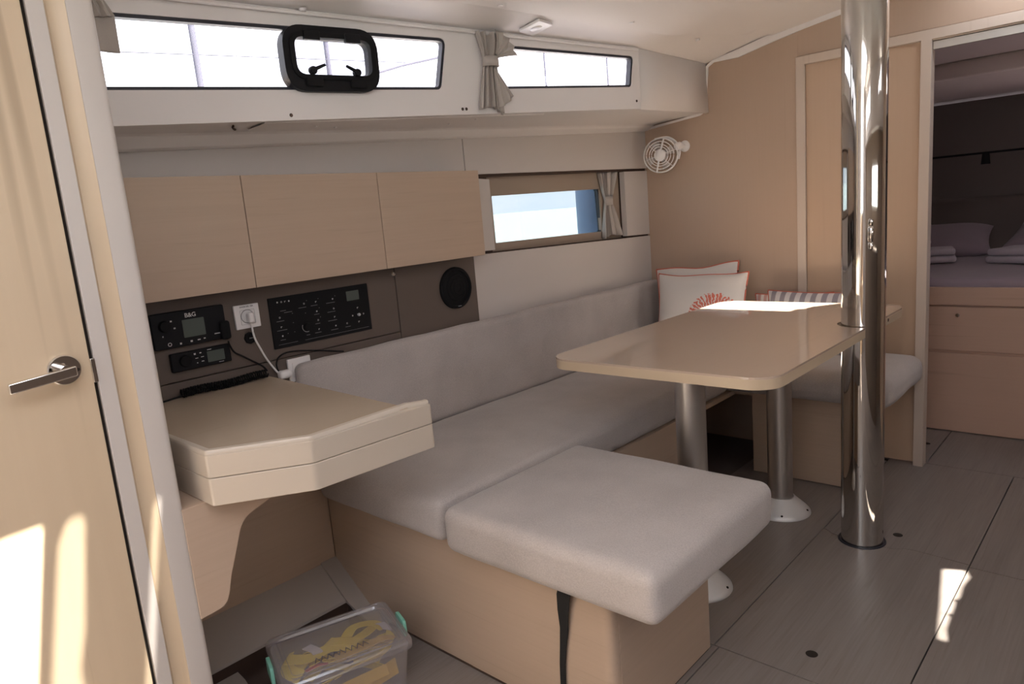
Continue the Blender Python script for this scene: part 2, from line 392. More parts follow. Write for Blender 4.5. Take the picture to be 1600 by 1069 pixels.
# --- floor: dark sub-floor, boards as parts
fl = st(obj('floor', box(-1.36, 1.15, -1.3, 3.86, -.03, -.011), 'dark', None, smooth=False), 'grey wood laminate cabin sole of large boards with dark joints', 'floor')
box_ = [(-1.655, .45), (-1.655, 1.155)]
g = .0018
pole_c = (-.72, 2.457); PR = .0665
wig = [(-.855, 2.474), (-.845, 2.472), (-.835, 2.466), (-.82, 2.453), (-.80, 2.446), (-.775, 2.44), (-.72, 2.439), (-.646, 2.437), (-.617, 2.440), (-.60, 2.450), (-.585, 2.462), (-.56, 2.466), (-.50, 2.462), (-.43, 2.455), (-.398, 2.452)]
def off(pts, d): return [(x, y+d) for x, y in pts]
boards = [
    [(-1.359, 1.62), (-.855-g, 1.62), (-.855-g, 3.268), (-1.359, 3.268)],
    [(-.855+g, 1.62+g), (-.398-g, 1.62+g)]+[(min(x, -.398-g), y) for x, y in off(wig, -.0012)[::-1]],
    [(min(max(x, -.855+g), -.398-g), y) for x, y in off(wig, .0012)]+[(-.398-g, 3.312), (-.855+g, 3.312)],
    [(-.84+g, .55), (-.398-g, .55), (-.398-g, 1.62-g), (-.84+g, 1.62-g)],
    [(-.398+g, .35), (.12, .35), (.12, 2.436-g), (-.398+g, 2.436-g)],
    [(-.398+g, 2.436+g), (.12, 2.436+g), (.12, 3.312), (-.398+g, 3.312)],
    [(-1.69, .30), (-.84-g, .30), (-.84-g, 1.157), (-1.69, 1.157)],
    [(-1.359, 1.61), (-.858, 1.61), (-.858, 1.618), (-1.359, 1.618)],
    [(-.858, 1.157), (-.84-g, 1.157), (-.84-g, 1.618), (-.858, 1.618)],
    [(-1.69, -1.25), (-.84-g, -1.25), (-.84-g, .30-2*g), (-1.69, .30-2*g)],
    [(-.84+g, -1.25), (-.398-g, -1.25), (-.398-g, .55-2*g), (-.84+g, .55-2*g)],
    [(-.398+g, -1.25), (1.12, -1.25), (1.12, .35-2*g), (-.398+g, .35-2*g)],
    [(.12+2*g, .35), (1.12, .35), (1.12, 3.312), (.12+2*g, 3.312)],
    [(-1.3, 3.312+2*g), (-.713-g, 3.312+2*g), (-.713-g, 3.85), (-1.3, 3.85)],
    [(-.713+g, 3.312+2*g), (.5, 3.312+2*g), (.5, 3.85), (-.713+g, 3.85)],
]
obj('sub_floor', box(-2.0, -1.361, 2.56, 3.30, -.03, -.004), 'dimwall', fl, smooth=False)
for b_ in boards: obj('floorboard', prism(b_, -.011, 0), 'floor', fl, smooth=False)
for x, y in ((-.631, 2.554), (-.63, 1.73), (-.769, 3.579)):
    obj('finger_hole', lathe([(0, .0006), (.0135, .0006), (.0155, .0002), (.0155, -.002)], (x, y, 0), n=20), 'dark', fl)
obj('deck_seal', lathe([(.068, .0), (.068, .004), (.074, .004), (.076, .0)], (*pole_c, 0.0), n=40), 'rubber', fl)

# --- hull lining (port wall)
wp = st(obj('wall_port', plate([(-1.2, -.1), (3.4, -.1), (3.4, 1.62), (-1.2, 1.60)], [[(2.14, 1.10), (2.90, 1.09), (2.895, 1.296), (2.137, 1.292)]], (-2.052, 0, 0), (0, 1, 0), (0, 0, 1), .02), 'taupe', None, smooth=False),
        'port hull lining of pale and taupe panels behind the settee', 'wall')
obj('panel', plate([(.3, 1.06), (1.958, 1.06), (1.958, zpan(1.958)+.01), (.3, zpan(.3)+.01)], [], (XH, 0, 0), (0, 1, 0), (0, 0, 1), .03), 'panel', wp, .0012, smooth=False)
obj('panel', plate([(1.962, 1.3775), (YB, 1.386), (YB, zpan(YB)+.01), (1.962, zpan(1.962)+.01)], [], (XH, 0, 0), (0, 1, 0), (0, 0, 1), .03), 'panel', wp, .0012, smooth=False)
obj('panel', plate([(1.957, .40), (YB, .40), (YB, 1.039), (1.957, 1.066)], [], (XH, 0, 0), (0, 1, 0), (0, 0, 1), .03), 'panel', wp, .0012, smooth=False)
obj('panel', plate([(1.962, 1.078), (2.089, 1.075), (2.089, 1.357), (1.962, 1.365)], [], (XH, 0, 0), (0, 1, 0), (0, 0, 1), .03), 'panel', wp, .0012, smooth=False)
obj('panel', plate([(3.058, 1.053), (YB-.001, 1.048), (YB-.001, 1.373), (3.058, 1.371)], [], (XH, 0, 0), (0, 1, 0), (0, 0, 1), .03), 'panel', wp, .0012, smooth=False)
obj('gap_strip', plate([(1.962, 1.05), (YB, 1.03), (YB, 1.395), (1.962, 1.385)], [[(2.085, 1.068), (3.062, 1.048), (3.062, 1.374), (2.085, 1.368)]], (-2.022, 0, 0), (0, 1, 0), (0, 0, 1), .028), 'slot', wp, smooth=False)
obj('taupe_panel', plate([(.3, .836), (1.555, .836), (1.555, 1.09), (.3, 1.09)], [], (-2.0, 0, 0), (0, 1, 0), (0, 0, 1), .008), 'brown', wp, .001, smooth=False)
obj('taupe_panel', plate([(1.5585, .80), (1.953, .80), (1.953, 1.09), (1.5585, 1.09)], [], (-2.0, 0, 0), (0, 1, 0), (0, 0, 1), .008), 'brown', wp, .001, smooth=False)
obj('taupe_panel', plate([(.3, .45), (1.555, .45), (1.555, .833), (.3, .833)], [], (-2.0, 0, 0), (0, 1, 0), (0, 0, 1), .008), 'brown', wp, .001, smooth=False)
obj('wood_lining', plate([(.3, .02), (1.156, .144), (1.156, .69), (.3, .69)], [], (-1.97, 0, 0), (0, 1, 0), (0, 0, 1), .02), 'oak_h', wp, smooth=False)
# hull window
w3 = st(obj('window_3', plate([(2.128, 1.086), (2.912, 1.077), (2.907, 1.304), (2.125, 1.303)], [rpoly([(2.137, 1.096), (2.903, 1.088), (2.889, 1.297), (2.134, 1.293)], .02)], (-2.058, 0, 0), (0, 1, 0), (0, 0, 1), .02), 'rubber', None, smooth=False), 'narrow tinted hull window above the settee looking onto the sea', 'window')
obj('pane', box(-2.072, -2.068, 2.11, 2.92, 1.07, 1.32), 'hullpane', w3, smooth=False)
portal((-2.10, 2.51, 1.19), (1, 0, 0), .78, .21)

# --- coachroof side with windows
CU = Vector((.28, 1.84, 0)).normalized(); P0 = Vector((-1.83, .66, 0)); CV = Vector((0, 0, 1)); CN = CU.cross(CV)
def cs(u, z, d=0): return P0+CU*u+CV*z+CN*d
UE = 1.861
h1 = rpoly([(-.62, 1.552), (.930, 1.612), (.965, 1.766), (-.62, 1.738)], [.02, .022, .022, .02])
h2 = rpoly([(1.10, 1.620), (1.813, 1.655), (1.833, 1.770), (1.10, 1.762)], .018)
cz = lambda u: 1.495+.0434*u
coach = st(obj('wall_coachroof_port', plate([(-1.9, cz(-1.9)), (UE, cz(UE)), (UE, 1.802), (-1.9, 1.802)], [h1, h2], P0, CU, CV, .028), 'gelcoat', None, smooth=False), 'white moulded coachroof side with two long narrow windows', 'wall')
def inset(p, d):   # scale ring outwards about centroid by absolute amount
    n = len(p); out = []
    for i in range(n):
        a, b_, c_ = Vector(p[i-1]), Vector(p[i]), Vector(p[(i+1) % n])
        t = ((c_-b_).normalized()+(b_-a).normalized()).normalized(); nn = Vector((t.y, -t.x)); out.append(tuple(b_+nn*d))
    return out
for nm, h, lab in (('window_1', h1, 'long coachroof window with a black portlight set in it'), ('window_2', h2, 'shorter coachroof window right of the tied curtain')):
    o = st(obj(nm, plate(h, [inset(h, -.0085)], cs(0, 0, -.004), CU, CV, .022), 'rubber', None, smooth=False), lab, 'window')
    obj('pane', plate(h, [], cs(0, 0, -.020), CU, CV, .004), 'pane', o, smooth=False)
portal(cs(.2, 1.67, -.05), CN, 1.5, .2); portal(cs(1.46, 1.70, -.05), CN, .74, .15)
def quadstrip(secs):
    bm = bmesh.new(); R_ = [[bm.verts.new(p) for p in s_] for s_ in secs]
    for a, b_ in zip(R_, R_[1:]):
        for i in range(len(a)-1): bm.faces.new((a[i], a[i+1], b_[i+1], b_[i]))
    return bm
# forward piece of coachroof side
ys = [2.5, 2.75, 3.0, YB+.01]
o = obj('coachroof_end', quadstrip([[(coachx(y), y, zbot(y)), (coachx(y)-.002, y, (zbot(y)+ztop(y))/2), (coachx(y), y, ztop(y)+.003)] for y in ys]), 'gelcoat', coach)
o.modifiers.new('s', 'SOLIDIFY').thickness = .02
obj('joint_groove', plate([(UE-.0012, 1.60), (UE+.0012, 1.60), (UE+.0012, 1.79), (UE-.0012, 1.79)], [], cs(0, 0, .0006), CU, CV, .002), 'liner', coach)
# deck moulding between lining and coachroof side
ys = [-1.2, 0, .66, 1.2, 1.8, 2.2, 2.5, 2.8, YB+.01]
def decksec(y):
    zb = zbot(y); zp = zpan(y); zm = lerp(1.487, 1.588, (y-.73)/2.54)**1; xc = coachx(y)
    return [(-2.03, y, zp-.002), (-1.992, y, zp+.0), (-1.982, y, zp+.004), (-1.963, y, zm-.005), (-1.957, y, zm+.002), (-1.947, y, zm+.007), (-1.93, y, zm+.010), (lerp(-1.93, xc, .5), y, lerp(zm, zb, .5)+.009), (xc-.014, y, zb+.003), (xc-.004, y, zb+.0015), (xc-.0005, y, zb+.005), (xc-.002, y, zb+.012)]
t1 = st(obj('trim_1', quadstrip([decksec(y) for y in ys]), 'gelcoat'), 'white deck moulding running above the pale hull panels', 'moulding')
t1.data.set_sharp_from_angle(angle=math.radians(14))
def under(y, f, d): zb = zbot(y); zm = lerp(1.487, 1.588, (y-.73)/2.54); xc = coachx(y); return (lerp(-1.93, xc-.014, f), y, lerp(zm+.010, zb+.003, f)-d)
obj('access_panel', quadstrip([[under(y, f, .0035 if 0 < k < 3 else -.002) for k, f in enumerate((.18, .20, .86, .88))] for y in (1.03, 1.3, 1.6, 1.9, 2.05)]), 'gelcoat', t1)
obj('access_slot', tube([under(1.008, .0, -.004), under(.992, .2, .0025), under(.972, .42, .0025), under(.962, .60, .002)], .0032, 6), 'slot', t1)
for y, f in ((1.22, .45), (1.30, .3), (1.78, .7), (1.74, .35)): obj('fixing_cap', lathe([(0, -.004), (.004, -.003), (.005, 0)], under(y, f, .0035), n=12), 'white', t1)
sc = obj('screw_cap', lathe([(0, .002), (.004, .0018), (.005, 0)], (0, 0, 0), (1, 0, 0), 12), 'slot', coach, local=True)
for i, (u, z) in enumerate(((.432, 1.527), (1.003, 1.5555), (1.018, 1.556), (1.838, 1.604))):
    q = sc if i == 0 else dup(sc, coach); q.location = cs(u, z, .0003)-W[coach.name].translation; q.rotation_euler = (0, 0, math.atan2(CN.y, CN.x))
# curtain track
tr = tag(obj('curtain_track', tube([tuple(cs(-1.2, 1.7905, .008)), tuple(cs(UE-.01, 1.7905, .008))], .0045, 8, smooth=0), 'liner'), 'thin white curtain track along the top of the coachroof windows', 'track')
obj('track_groove', tube([tuple(cs(-1.2, 1.7945, .011)), tuple(cs(UE-.012, 1.7945, .011))], .0016, 6, smooth=0), 'gelcoat', tr)

# --- ceiling
def back(p, z): t = z-p[2]; return (p[0]+.7*t, p[1]+.21*t)
Zc = 1.95
HA = [(-.60, -.95), (.30, -.95), (.30, .535), (-.6135, .535), (-.611, .471), (-.60, .38)]  # HA to HD: outlines worked back from the sun patches they throw
HB = [(-.585, .560), (-.61, .572), (-.614, .59), (-.605, .604), (-.45, .612), (-.40, .607), (-.37, .617), (-.33, .619), (-.30, .609), (.10, .605), (.10, .557)][::-1]
HC = rpoly([(-.60, .728), (.10, .728), (.10, .742), (-.60, .742)], [.004, 0, 0, .004])
tpatch = [(-1.42, 2.65), (-1.035, 2.647), (-1.03, 2.70), (-1.005, 2.715), (-.995, 2.77), (-.96, 2.82), (-.90, 2.90), (-.84, 3.0), (-1.42, 3.0)]
HD = [back((x, y, .764), 1.952) for x, y in tpatch]
STB = 2*XC
xs_out = [0, .5, 1]
bm = bmesh.new()
# outer strip
def edgex(y): return lerp(-1.53, -1.385, (y-1.6)/1.2)
ysx = [-1.25, -.4, .4, 1.2, 1.8, 2.2, 2.5, 2.75, 3.0, YB+.01]
ce = st(obj('ceiling', quadstrip([[(lerp(coachx(y)-.02, edgex(y)+.03, k/6), y, ceilz(lerp(coachx(y), edgex(y)+.03, k/6), y)) for k in range(7)] for y in ysx]), 'liner'), 'off-white cabin headliner with a raised centre panel', 'ceiling')
obj('light_block_skin', quadstrip([[(lerp(coachx(y)-.04, edgex(y)+.06, k/6), y, ceilz(lerp(coachx(y), edgex(y)+.06, k/6), y)+.02) for k in range(7)] for y in ysx]), 'gelcoat', ce)  # unseen cover added over the outer strip to keep light out
# centre panel: openings added and shaped to throw the sun patches; surface bent to the camber
bm = bmesh.new()
import itertools
def inpoly(x, y, P):
    r = False; n = len(P)
    for i in range(n):
        x1, y1 = P[i]; x2, y2 = P[(i+1) % n]
        if (y1 > y) != (y2 > y) and x < (x2-x1)*(y-y1)/(y2-y1)+x1: r = not r
    return r
outer = []
for y in ysx: outer.append((edgex(y), y))
outer = outer+[(.80, YB+.01), (.80, -1.25)]
# refine: cut the plate with a grid so that it can follow the camber
bm = plate(outer[::-1], [HA, HB, HC, HD], (0, 0, 0), (1, 0, 0), (0, 1, 0), .012)
bmesh.ops.triangulate(bm, faces=bm.faces)
for k in range(1, 22):
    bmesh.ops.bisect_plane(bm, geom=bm.verts[:]+bm.edges[:]+bm.faces[:], plane_co=(-1.6+k*.125, 0, 0), plane_no=(1, 0, 0))
for yy in (0, .8, 1.6, 2.2, 2.5, 2.8, 3.05):
    bmesh.ops.bisect_plane(bm, geom=bm.verts[:]+bm.edges[:]+bm.faces[:], plane_co=(0, yy, 0), plane_no=(0, 1, 0))
for v in bm.verts:
    v.co.z += ceilz(v.co.x, v.co.y)-.001
    e_ = v.co.x-edgex(v.co.y)
    v.co.z -= .004
    if e_ < .004: v.co.z += .006
obj('centre_panel', bm, 'liner', ce)
obj('panel_joint', tube([(edgex(y)-.002, y, ceilz(edgex(y), y)-.001) for y in ysx], .0024, 6, smooth=0), 'brown', ce)
def hatch(nm, P, m, z, lab):
    cx = sum(p[0] for p in P)/len(P); cyy = sum(p[1] for p in P)/len(P)
    o = st(obj(nm, prism(P, z, z+.006), m, None, smooth=False), lab, 'window'); return o
hatch('sun_filter_pane', [(-.64, .546), (.12, .546), (.12, .76), (-.64, .76)], 'smoke', 2.0, 'smoked deck hatch pane, unseen, added above the head door to dim sun streaks')  # unseen tinted pane added to weaken the sun through HB and HC
portal((-.15, -.2, 2.02), (0, 0, -1), .9, 1.45); portal((-.38, 2.68, 2.02), (0, 0, -1), .62, .4)
cap = obj('fixing_cap', lathe([(0, -.008), (.0085, -.0065), (.0105, 0)], (0, 0, 0), n=16), 'white', ce, local=True)
for i, (x, y) in enumerate(((-1.74, 1.15), (-1.50, 1.67), (-1.61, 2.36), (-1.41, 2.24), (-1.45, 2.79), (-1.67, 1.735))):
    q = cap if i == 0 else dup(cap, ce); q.location = Vector((x, y, ceilz(x, y)+(.0 if x < edgex(y) else -.0100)))-W[ce.name].translation
# ceiling light
lx, ly = -1.575, 1.919; lz = ceilz(lx, ly)
L = thing('ceiling_lamp', 'small square white ceiling lamp with a round lens above the tied curtain', 'lamp', (lx, ly, lz), (0, math.radians(-12), math.radians(8)))
obj('plate', plate(rrect(-.042, .042, -.042, .042, .005, 3), [], (0, 0, -.007), (1, 0, 0), (0, -1, 0), .009), 'white', L, .002, local=True)
obj('lens', lathe([(0, -.0105), (.018, -.0095), (.021, -.007)], (0, 0, 0), n=24), 'flange', L, local=True)

# --- forward bulkhead with cabin doorway
def zceil_line(x): return ceilz(x, YB)
bo = [(-2.09, -.02), (-1.2, -.02), (-1.2, 1.738), (-.10, 1.738), (-.10, -.02), (1.15, -.02), (1.15, 1.75)]
bo += [(x, zceil_line(x)+.01) for x in (.9, .6, .2, -.2, -.6, -.9, -1.2, -1.4, -1.64)]+[(-1.70, 1.84), (-1.72, 1.66), (-2.09, 1.62)]
wf = st(obj('wall_forward', plate(bo, [], (0, YB, 0), (1, 0, 0), (0, 0, 1), .03), 'oak_bulk', None, smooth=False), 'oak veneer forward bulkhead around the cabin doorway', 'wall')
obj('header_panel', plate([(-1.228, 1.779), (1.1, 1.779), (1.1, 1.80)]+[(x, zceil_line(x)-.003) for x in (.6, .2, -.2, -.6, -.9, -1.228)], [], (0, YB-.0025, 0), (1, 0, 0), (0, 0, 1), .002), 'oak_bulk', wf, .0008, smooth=False)
t2 = st(obj('trim_2', plate([(-1.236, .0), (-1.198, .0), (-1.198, 1.740), (-.752, 1.740), (-.752, .0), (-.714, .0), (-.714, 1.7385), (1.1, 1.7385), (1.1, 1.776), (-1.236, 1.776)], [], (0, YB-.011, 0), (1, 0, 0), (0, 0, 1), .012), 'trimwood', None, .002, smooth=False), 'pale wooden frame around the sliding door and the cabin doorway', 'door frame')
obj('jamb_lining', box(-.752, -.7145, YB+.002, YB+.045, 0, 1.738), 'trimwood', t2, smooth=False)
obj('lintel_lining', box(-.7145, -.10, YB+.002, YB+.045, 1.734, 1.750), 'trimwood', t2, smooth=False)
obj('jamb_lining', box(-.10, -.07, YB-.008, YB+.045, 0, 1.738), 'trimwood', t2, smooth=False)
d2 = st(obj('door_2', box(-1.199, -.753, YB+.006, YB+.024, .012, 1.739), 'oak_warm', None, smooth=False), 'warm oak sliding cabin door leaf standing open behind the frame', 'door')
t3 = tag(obj('door_track', plate([(0, 0), (.014, 0), (.014, .010), (.018, .012), (.018, .03), (0, .03)], [], (-.712, YB+.004, 1.702), (0, 1, 0), (0, 0, 1), -.61), 'alu', None, .001, smooth=False), 'shiny aluminium sliding track across the top of the cabin doorway', 'track')
# ceiling/bulkhead trim
secs = []
xs = [-2.01, -1.99, -1.85, -1.684, -1.655]
def cut(x0, z0, x1, z1): return
path = [(-2.01, 1.573), (-1.99, 1.577), (-1.84, 1.592), (-1.70, 1.604), (-1.675, 1.615), (-1.668, 1.64), (-1.650, 1.815), (-1.62, 1.834)]+[(x, zceil_line(x)-.018) for x in (-1.5, -1.35, -1.2, -1.04, -.9, -.75, -.6, -.45, -.2, .1, .5, 1.0)]
bmt = bmesh.new(); rr = []
for i, (x, z) in enumerate(path):
    a = Vector(path[max(0, i-1)]); b_ = Vector(path[min(len(path)-1, i+1)]); t = (b_-a).normalized(); nn = Vector((t.y, -t.x))   # towards lower right: the wood
    wd = .019 if i > 7 else .003
    dpt = .012 if i > 7 else .010
    ub = .014 if i > 7 else .006
    rr.append([bmt.verts.new((x+nn.x*wd, YB+.001, z+nn.y*wd)), bmt.verts.new((x+nn.x*wd, YB-dpt, z+nn.y*wd)), bmt.verts.new((x-nn.x*ub, YB-dpt-.006, z-nn.y*ub)), bmt.verts.new((x-nn.x*ub, YB+.001, z-nn.y*ub))])
for a, b_ in zip(rr, rr[1:]):
    for k in range(4): bmt.faces.new((a[k], a[(k+1) % 4], b_[(k+1) % 4], b_[k]))
t4 = st(obj('trim_3', bmt, 'gelcoat'), 'white headliner edge trim where the ceiling meets the bulkhead', 'moulding')

# --- aft partition with the head door
pt = st(obj('wall_partition', box(XP-.035, XP-.010, .405, .52, -.02, 1.84), 'dark', None, smooth=False), 'partition at the left with pale post and wood strip beside the door', 'wall')
obj('door_stile', plate([(.4145, -.02), (.443, -.02), (.443, 1.84), (.4145, 1.84)], [], (XP, 0, 0), (0, 1, 0), (0, 0, 1), .03), 'greywhite', pt, .0012)
bmw = bmesh.new()
prof = [(.443, -.002), (.447, -.006), (.455, -.0065), (.470, -.004), (.4765, -.001)]
obj('wood_strip', plate([(y, d) for y, d in prof]+[(.4765, -.02), (.443, -.02)], [], (XP, 0, 1.84), (0, 1, 0), (1, 0, 0), -1.86), 'oak_door', pt)
obj('post', plate(rpoly([(.477, -.04), (.5235, -.04), (.5235, 0), (.477, 0)], [0, .004, .012, .001]), [], (XP, 0, 1.84), (0, 1, 0), (1, 0, 0), -1.86), 'greywhite', pt)
d1 = st(obj('door_1', box(XP-.035, XP-.001, -.42, .4075, .01, 1.82), 'oak_door', None, .0015, smooth=False), 'light oak door at the left edge with a chrome lever handle', 'door')
o = obj('handle', lathe([(0, .009), (.0255, .009), (.0275, .0065), (.0275, 0)], (XP-.001, .363, 1.009), (1, 0, 0), 40), 'chrome', d1)
o['label'] = 'chrome round rosette with lever'
bm = cyl((XP+.006, .358, 1.010), (XP+.040, .358, 1.010), .011, n=20)
obj('spindle', bm, 'chrome', o)
obj('lever', plate(rpoly([(.268, 0.9905), (.372, 1.0005), (.372, 1.0185), (.268, 1.0085)], .003, 3), [], (XP+.046, 0, 0), (0, 1, 0), (0, 0, 1), .011), 'chrome', o, .002)
obj('lock_pin', lathe([(0, .0015), (.003, .001), (.003, 0)], (XP+.0085, .383, 1.006), (1, 0, 0), 12), 'dark', o)
obj('strike_plate', box(XP-.004, XP+.0015, .4075, .4150, .975, 1.020), 'chrome', d1, .0008)
obj('partition_return', box(-2.04, XP-.036, .495, .518, -.02, 1.53), 'greywhite', pt, smooth=False)
wing = [(.519, .679), (.80, .679), (.775, .667), (.735, .650), (.70, .633), (.673, .624), (.655, .617), (.644, .610), (.634, .597), (.627, .58), (.618, .556), (.596, .498), (.586, .462), (.579, .447), (.569, .439), (.55, .436), (.519, .434)]
obj('wing_panel', plate(wing[::-1], [], (XP+.001, 0, 0), (0, 1, 0), (0, 0, 1), .018), 'oak_h', pt, .001, smooth=False)

obj('under_desk_panel', box(-1.968, -1.4505, .5195, .566, .56, .6795), 'oak_h', pt, smooth=False)
# --- bilge liner under the desk
bl = st(obj('floor_liner', quadstrip([[(-1.99, y, .146), (-1.97, y, .144), (-1.865, y, .066), (-1.850, y, .058), (-1.848, y, .050)] for y in (.3, .72, 1.10)]+[[(-1.99, 1.101, .150), (-1.97, 1.101, .150), (-1.80, 1.101, .028), (-1.70, 1.101, .014), (-1.69, 1.101, .012)], [(-1.99, 1.158, .150), (-1.97, 1.158, .150), (-1.80, 1.158, .028), (-1.70, 1.158, .014), (-1.69, 1.158, .012)]]), 'bilge'), 'grey moulded liner sloping down under the chart table', 'liner')
obj('liner_floor', prism([(-1.865, .30), (-1.69, .30), (-1.69, .71), (-1.80, .73), (-1.865, .735)], -.03, .018), 'bilge', bl)
obj('bilge_well', quadstrip([[(-1.850, y, .052), (-1.850, y, -.13), (-1.68, y, -.13)] for y in (.4, .8, 1.104)]+[[(-1.850, 1.105, .052), (-1.78, 1.105, .0), (-1.68, 1.105, .0)]]), 'slot', bl)  # well walls coloured dark to paint the shade inside the hole

# --- unseen starboard side, aft end and outer shell
sthole = []  # opening in the unseen side, shaped to throw the floor's sun patch
for x, y in ((-.455, 2.382), (-.384, 2.415), (-.3795, 2.397), (-.368, 2.372), (-.3745, 2.30), (-.3695, 2.235), (-.372, 2.218), (-.384, 2.208), (-.374, 2.20), (-.371, 2.165), (-.370, 2.128), (-.384, 2.12), (-.370, 2.11), (-.366, 2.04), (-.352, 1.984), (-.38, 1.972), (-.392, 2.02), (-.412, 2.14)):
    t = (.78-x)/.7; sthole.append((y+.21*t, t))
ws = st(obj('wall_starboard', plate([(-1.3, 0), (3.3, 0), (3.3, 1.5), (-1.3, 1.5)], [[(1.2, 1.09), (2.3, 1.09), (2.3, 1.30), (1.2, 1.30)]], (1.1, 0, 0), (0, 1, 0), (0, 0, 1), .03), 'taupe', None, smooth=False), 'white starboard side of the cabin behind the camera', 'wall')
obj('side_deck', box(.78, 1.13, -1.3, 3.3, 1.48, 1.51), 'gelcoat', ws, smooth=False)
obj('coachroof_side', plate([(-1.3, 1.5), (3.3, 1.5), (3.3, 1.99), (-1.3, 1.99)], [sthole, [(-.8, 1.60), (.9, 1.60), (.9, 1.74), (-.8, 1.74)]], (.78, 0, 0), (0, 1, 0), (0, 0, 1), .02), 'gelcoat', ws, smooth=False)
portal((.86, .05, 1.67), (-1, 0, 0), .15, 1.7); portal((1.16, 1.75, 1.2), (-1, 0, 0), .22, 1.1)
obj('bounce_steps', box(-.60, .05, -1.24, -.95, 0, 1.0), 'oak_x', ws, smooth=False)  # unseen steps added to bounce sunlight back into the cabin
obj('bounce_steps', box(-.60, .05, -.949, -.70, 0, .5), 'oak_x', ws, smooth=False)
obj('galley_front', box(.70, 1.09, -.2, 2.4, 0, .88), 'brown', ws, smooth=False)
wa = st(obj('wall_aft', plate([(-2.05, -.02), (1.15, -.02), (1.15, 2.0), (-2.05, 2.0)], [[(-.62, .45), (.05, .45), (.05, 1.93), (-.62, 1.93)]], (0, -1.25, 0), (1, 0, 0), (0, 0, 1), .03), 'gelcoat', None, smooth=False), 'white aft bulkhead with the companionway opening behind the camera', 'wall')
portal((-.28, -1.3, 1.2), (0, 1, 0), .66, 1.46)
sh = st(obj('hull_shell', quadstrip([[(-2.25, y, -.2), (-2.25, y, 1.02)] for y in (-1.3, 6)]), 'gelcoat'), 'outer white hull topside seen only from outside', 'hull')
obj('side_deck', quadstrip([[(-2.3, y, zbot(min(y, 3.28))+.0), (-1.9, y, zbot(min(y, 3.28))+.034), (coachx(min(y, 3.28))-.03, y, zbot(min(y, 3.28))+.042)] for y in (-1.3, .66, 1.6, 2.5, 3.0, 3.4)]), 'gelcoat', sh)
obj('bottom_shell', box(-2.2, 1.2, -1.35, 3.9, -.24, -.2), 'dark', sh, smooth=False)
obj('topside_cap', quadstrip([[(-2.25, y, 1.36), (-2.3, y, zbot(min(y, 3.28)))] for y in (-1.3, .66, 2.5, 3.4, 6)]), 'gelcoat', sh)

# ================================================================== FORWARD CABIN
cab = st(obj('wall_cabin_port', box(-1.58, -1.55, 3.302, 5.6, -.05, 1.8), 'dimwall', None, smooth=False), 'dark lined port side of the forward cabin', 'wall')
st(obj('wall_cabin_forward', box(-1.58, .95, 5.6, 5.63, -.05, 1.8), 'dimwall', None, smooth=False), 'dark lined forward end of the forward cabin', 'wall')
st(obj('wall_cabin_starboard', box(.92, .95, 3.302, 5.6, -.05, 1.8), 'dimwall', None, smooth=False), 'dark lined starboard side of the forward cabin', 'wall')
cc = st(obj('ceiling_cabin', plate([(-1.6, YB+.032), (.95, YB+.032), (.95, 5.64), (-1.6, 5.64)], [[(.42, 4.1), (.80, 4.1), (.80, 4.7), (.42, 4.7)]], (0, 0, 1.81), (1, 0, 0), (0, 1, 0), .02), 'cabinceil', None, smooth=False), 'dim grey headliner of the forward cabin', 'ceiling')  # unseen roof opening added to bring cool sky light onto the berth
obj('roof_beam', plate([(4.45, 1.655), (5.3, 1.655), (5.3, 1.79), (4.42, 1.79), (4.36, 1.70)], [], (-1.6, 0, 0), (0, 1, 0), (0, 0, 1), -2.5), 'cabinceil', cc, .008)
portal((.61, 4.4, 1.85), (0, 0, -1), .38, .6)
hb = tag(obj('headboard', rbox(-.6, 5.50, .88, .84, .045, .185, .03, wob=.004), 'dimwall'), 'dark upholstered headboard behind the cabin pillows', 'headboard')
rail = thing('lamp_rail', 'black rail with a small hanging spot lamp above the cabin bed', 'lamp', (-.8, 5.0, 1.33))
obj('rail', tube([(-1.2, 5.0, 1.327), (.3, 5.0, 1.335)], .006, 8, smooth=0), 'matblack', rail)
obj('spot', cyl((-.805, 5.0, 1.325), (-.805, 5.0, 1.265), .018, .024, 16), 'matblack', rail)
bed = thing('berth', 'oak berth base with drawer below the mattress in the forward cabin', 'bed', (-.5, 4.5, 0))
obj('base_body', box(-1.40, .6, 3.822, 5.36, .0, .655), 'oak_pink', bed, smooth=False)
obj('top_rim', box(-1.42, .62, 3.80, 3.8215, .619, .7035), 'oak_pink', bed, .003)
df = obj('drawer', box(-1.30, -.05, 3.808, 3.8215, .402, .612), 'oak_pink', bed, .0015, smooth=False)
obj('knob', lathe([(0, .014), (.008, .013), (.010, .009), (.006, .004), (.009, 0)], (-.701, 3.808, .573), (0, -1, 0), 20), 'chrome', df)
obj('front_panel', box(-1.30, .5, 3.810, 3.8215, .004, .388), 'oak_pink', bed, .0015, smooth=False)
mt_ = tag(obj('mattress', rbox(-.42, 4.60, .6900, .95, .755, .050, .035, wob=.003, nseg=14), 'bed'), 'lilac grey sheeted mattress on the forward berth', 'mattress')
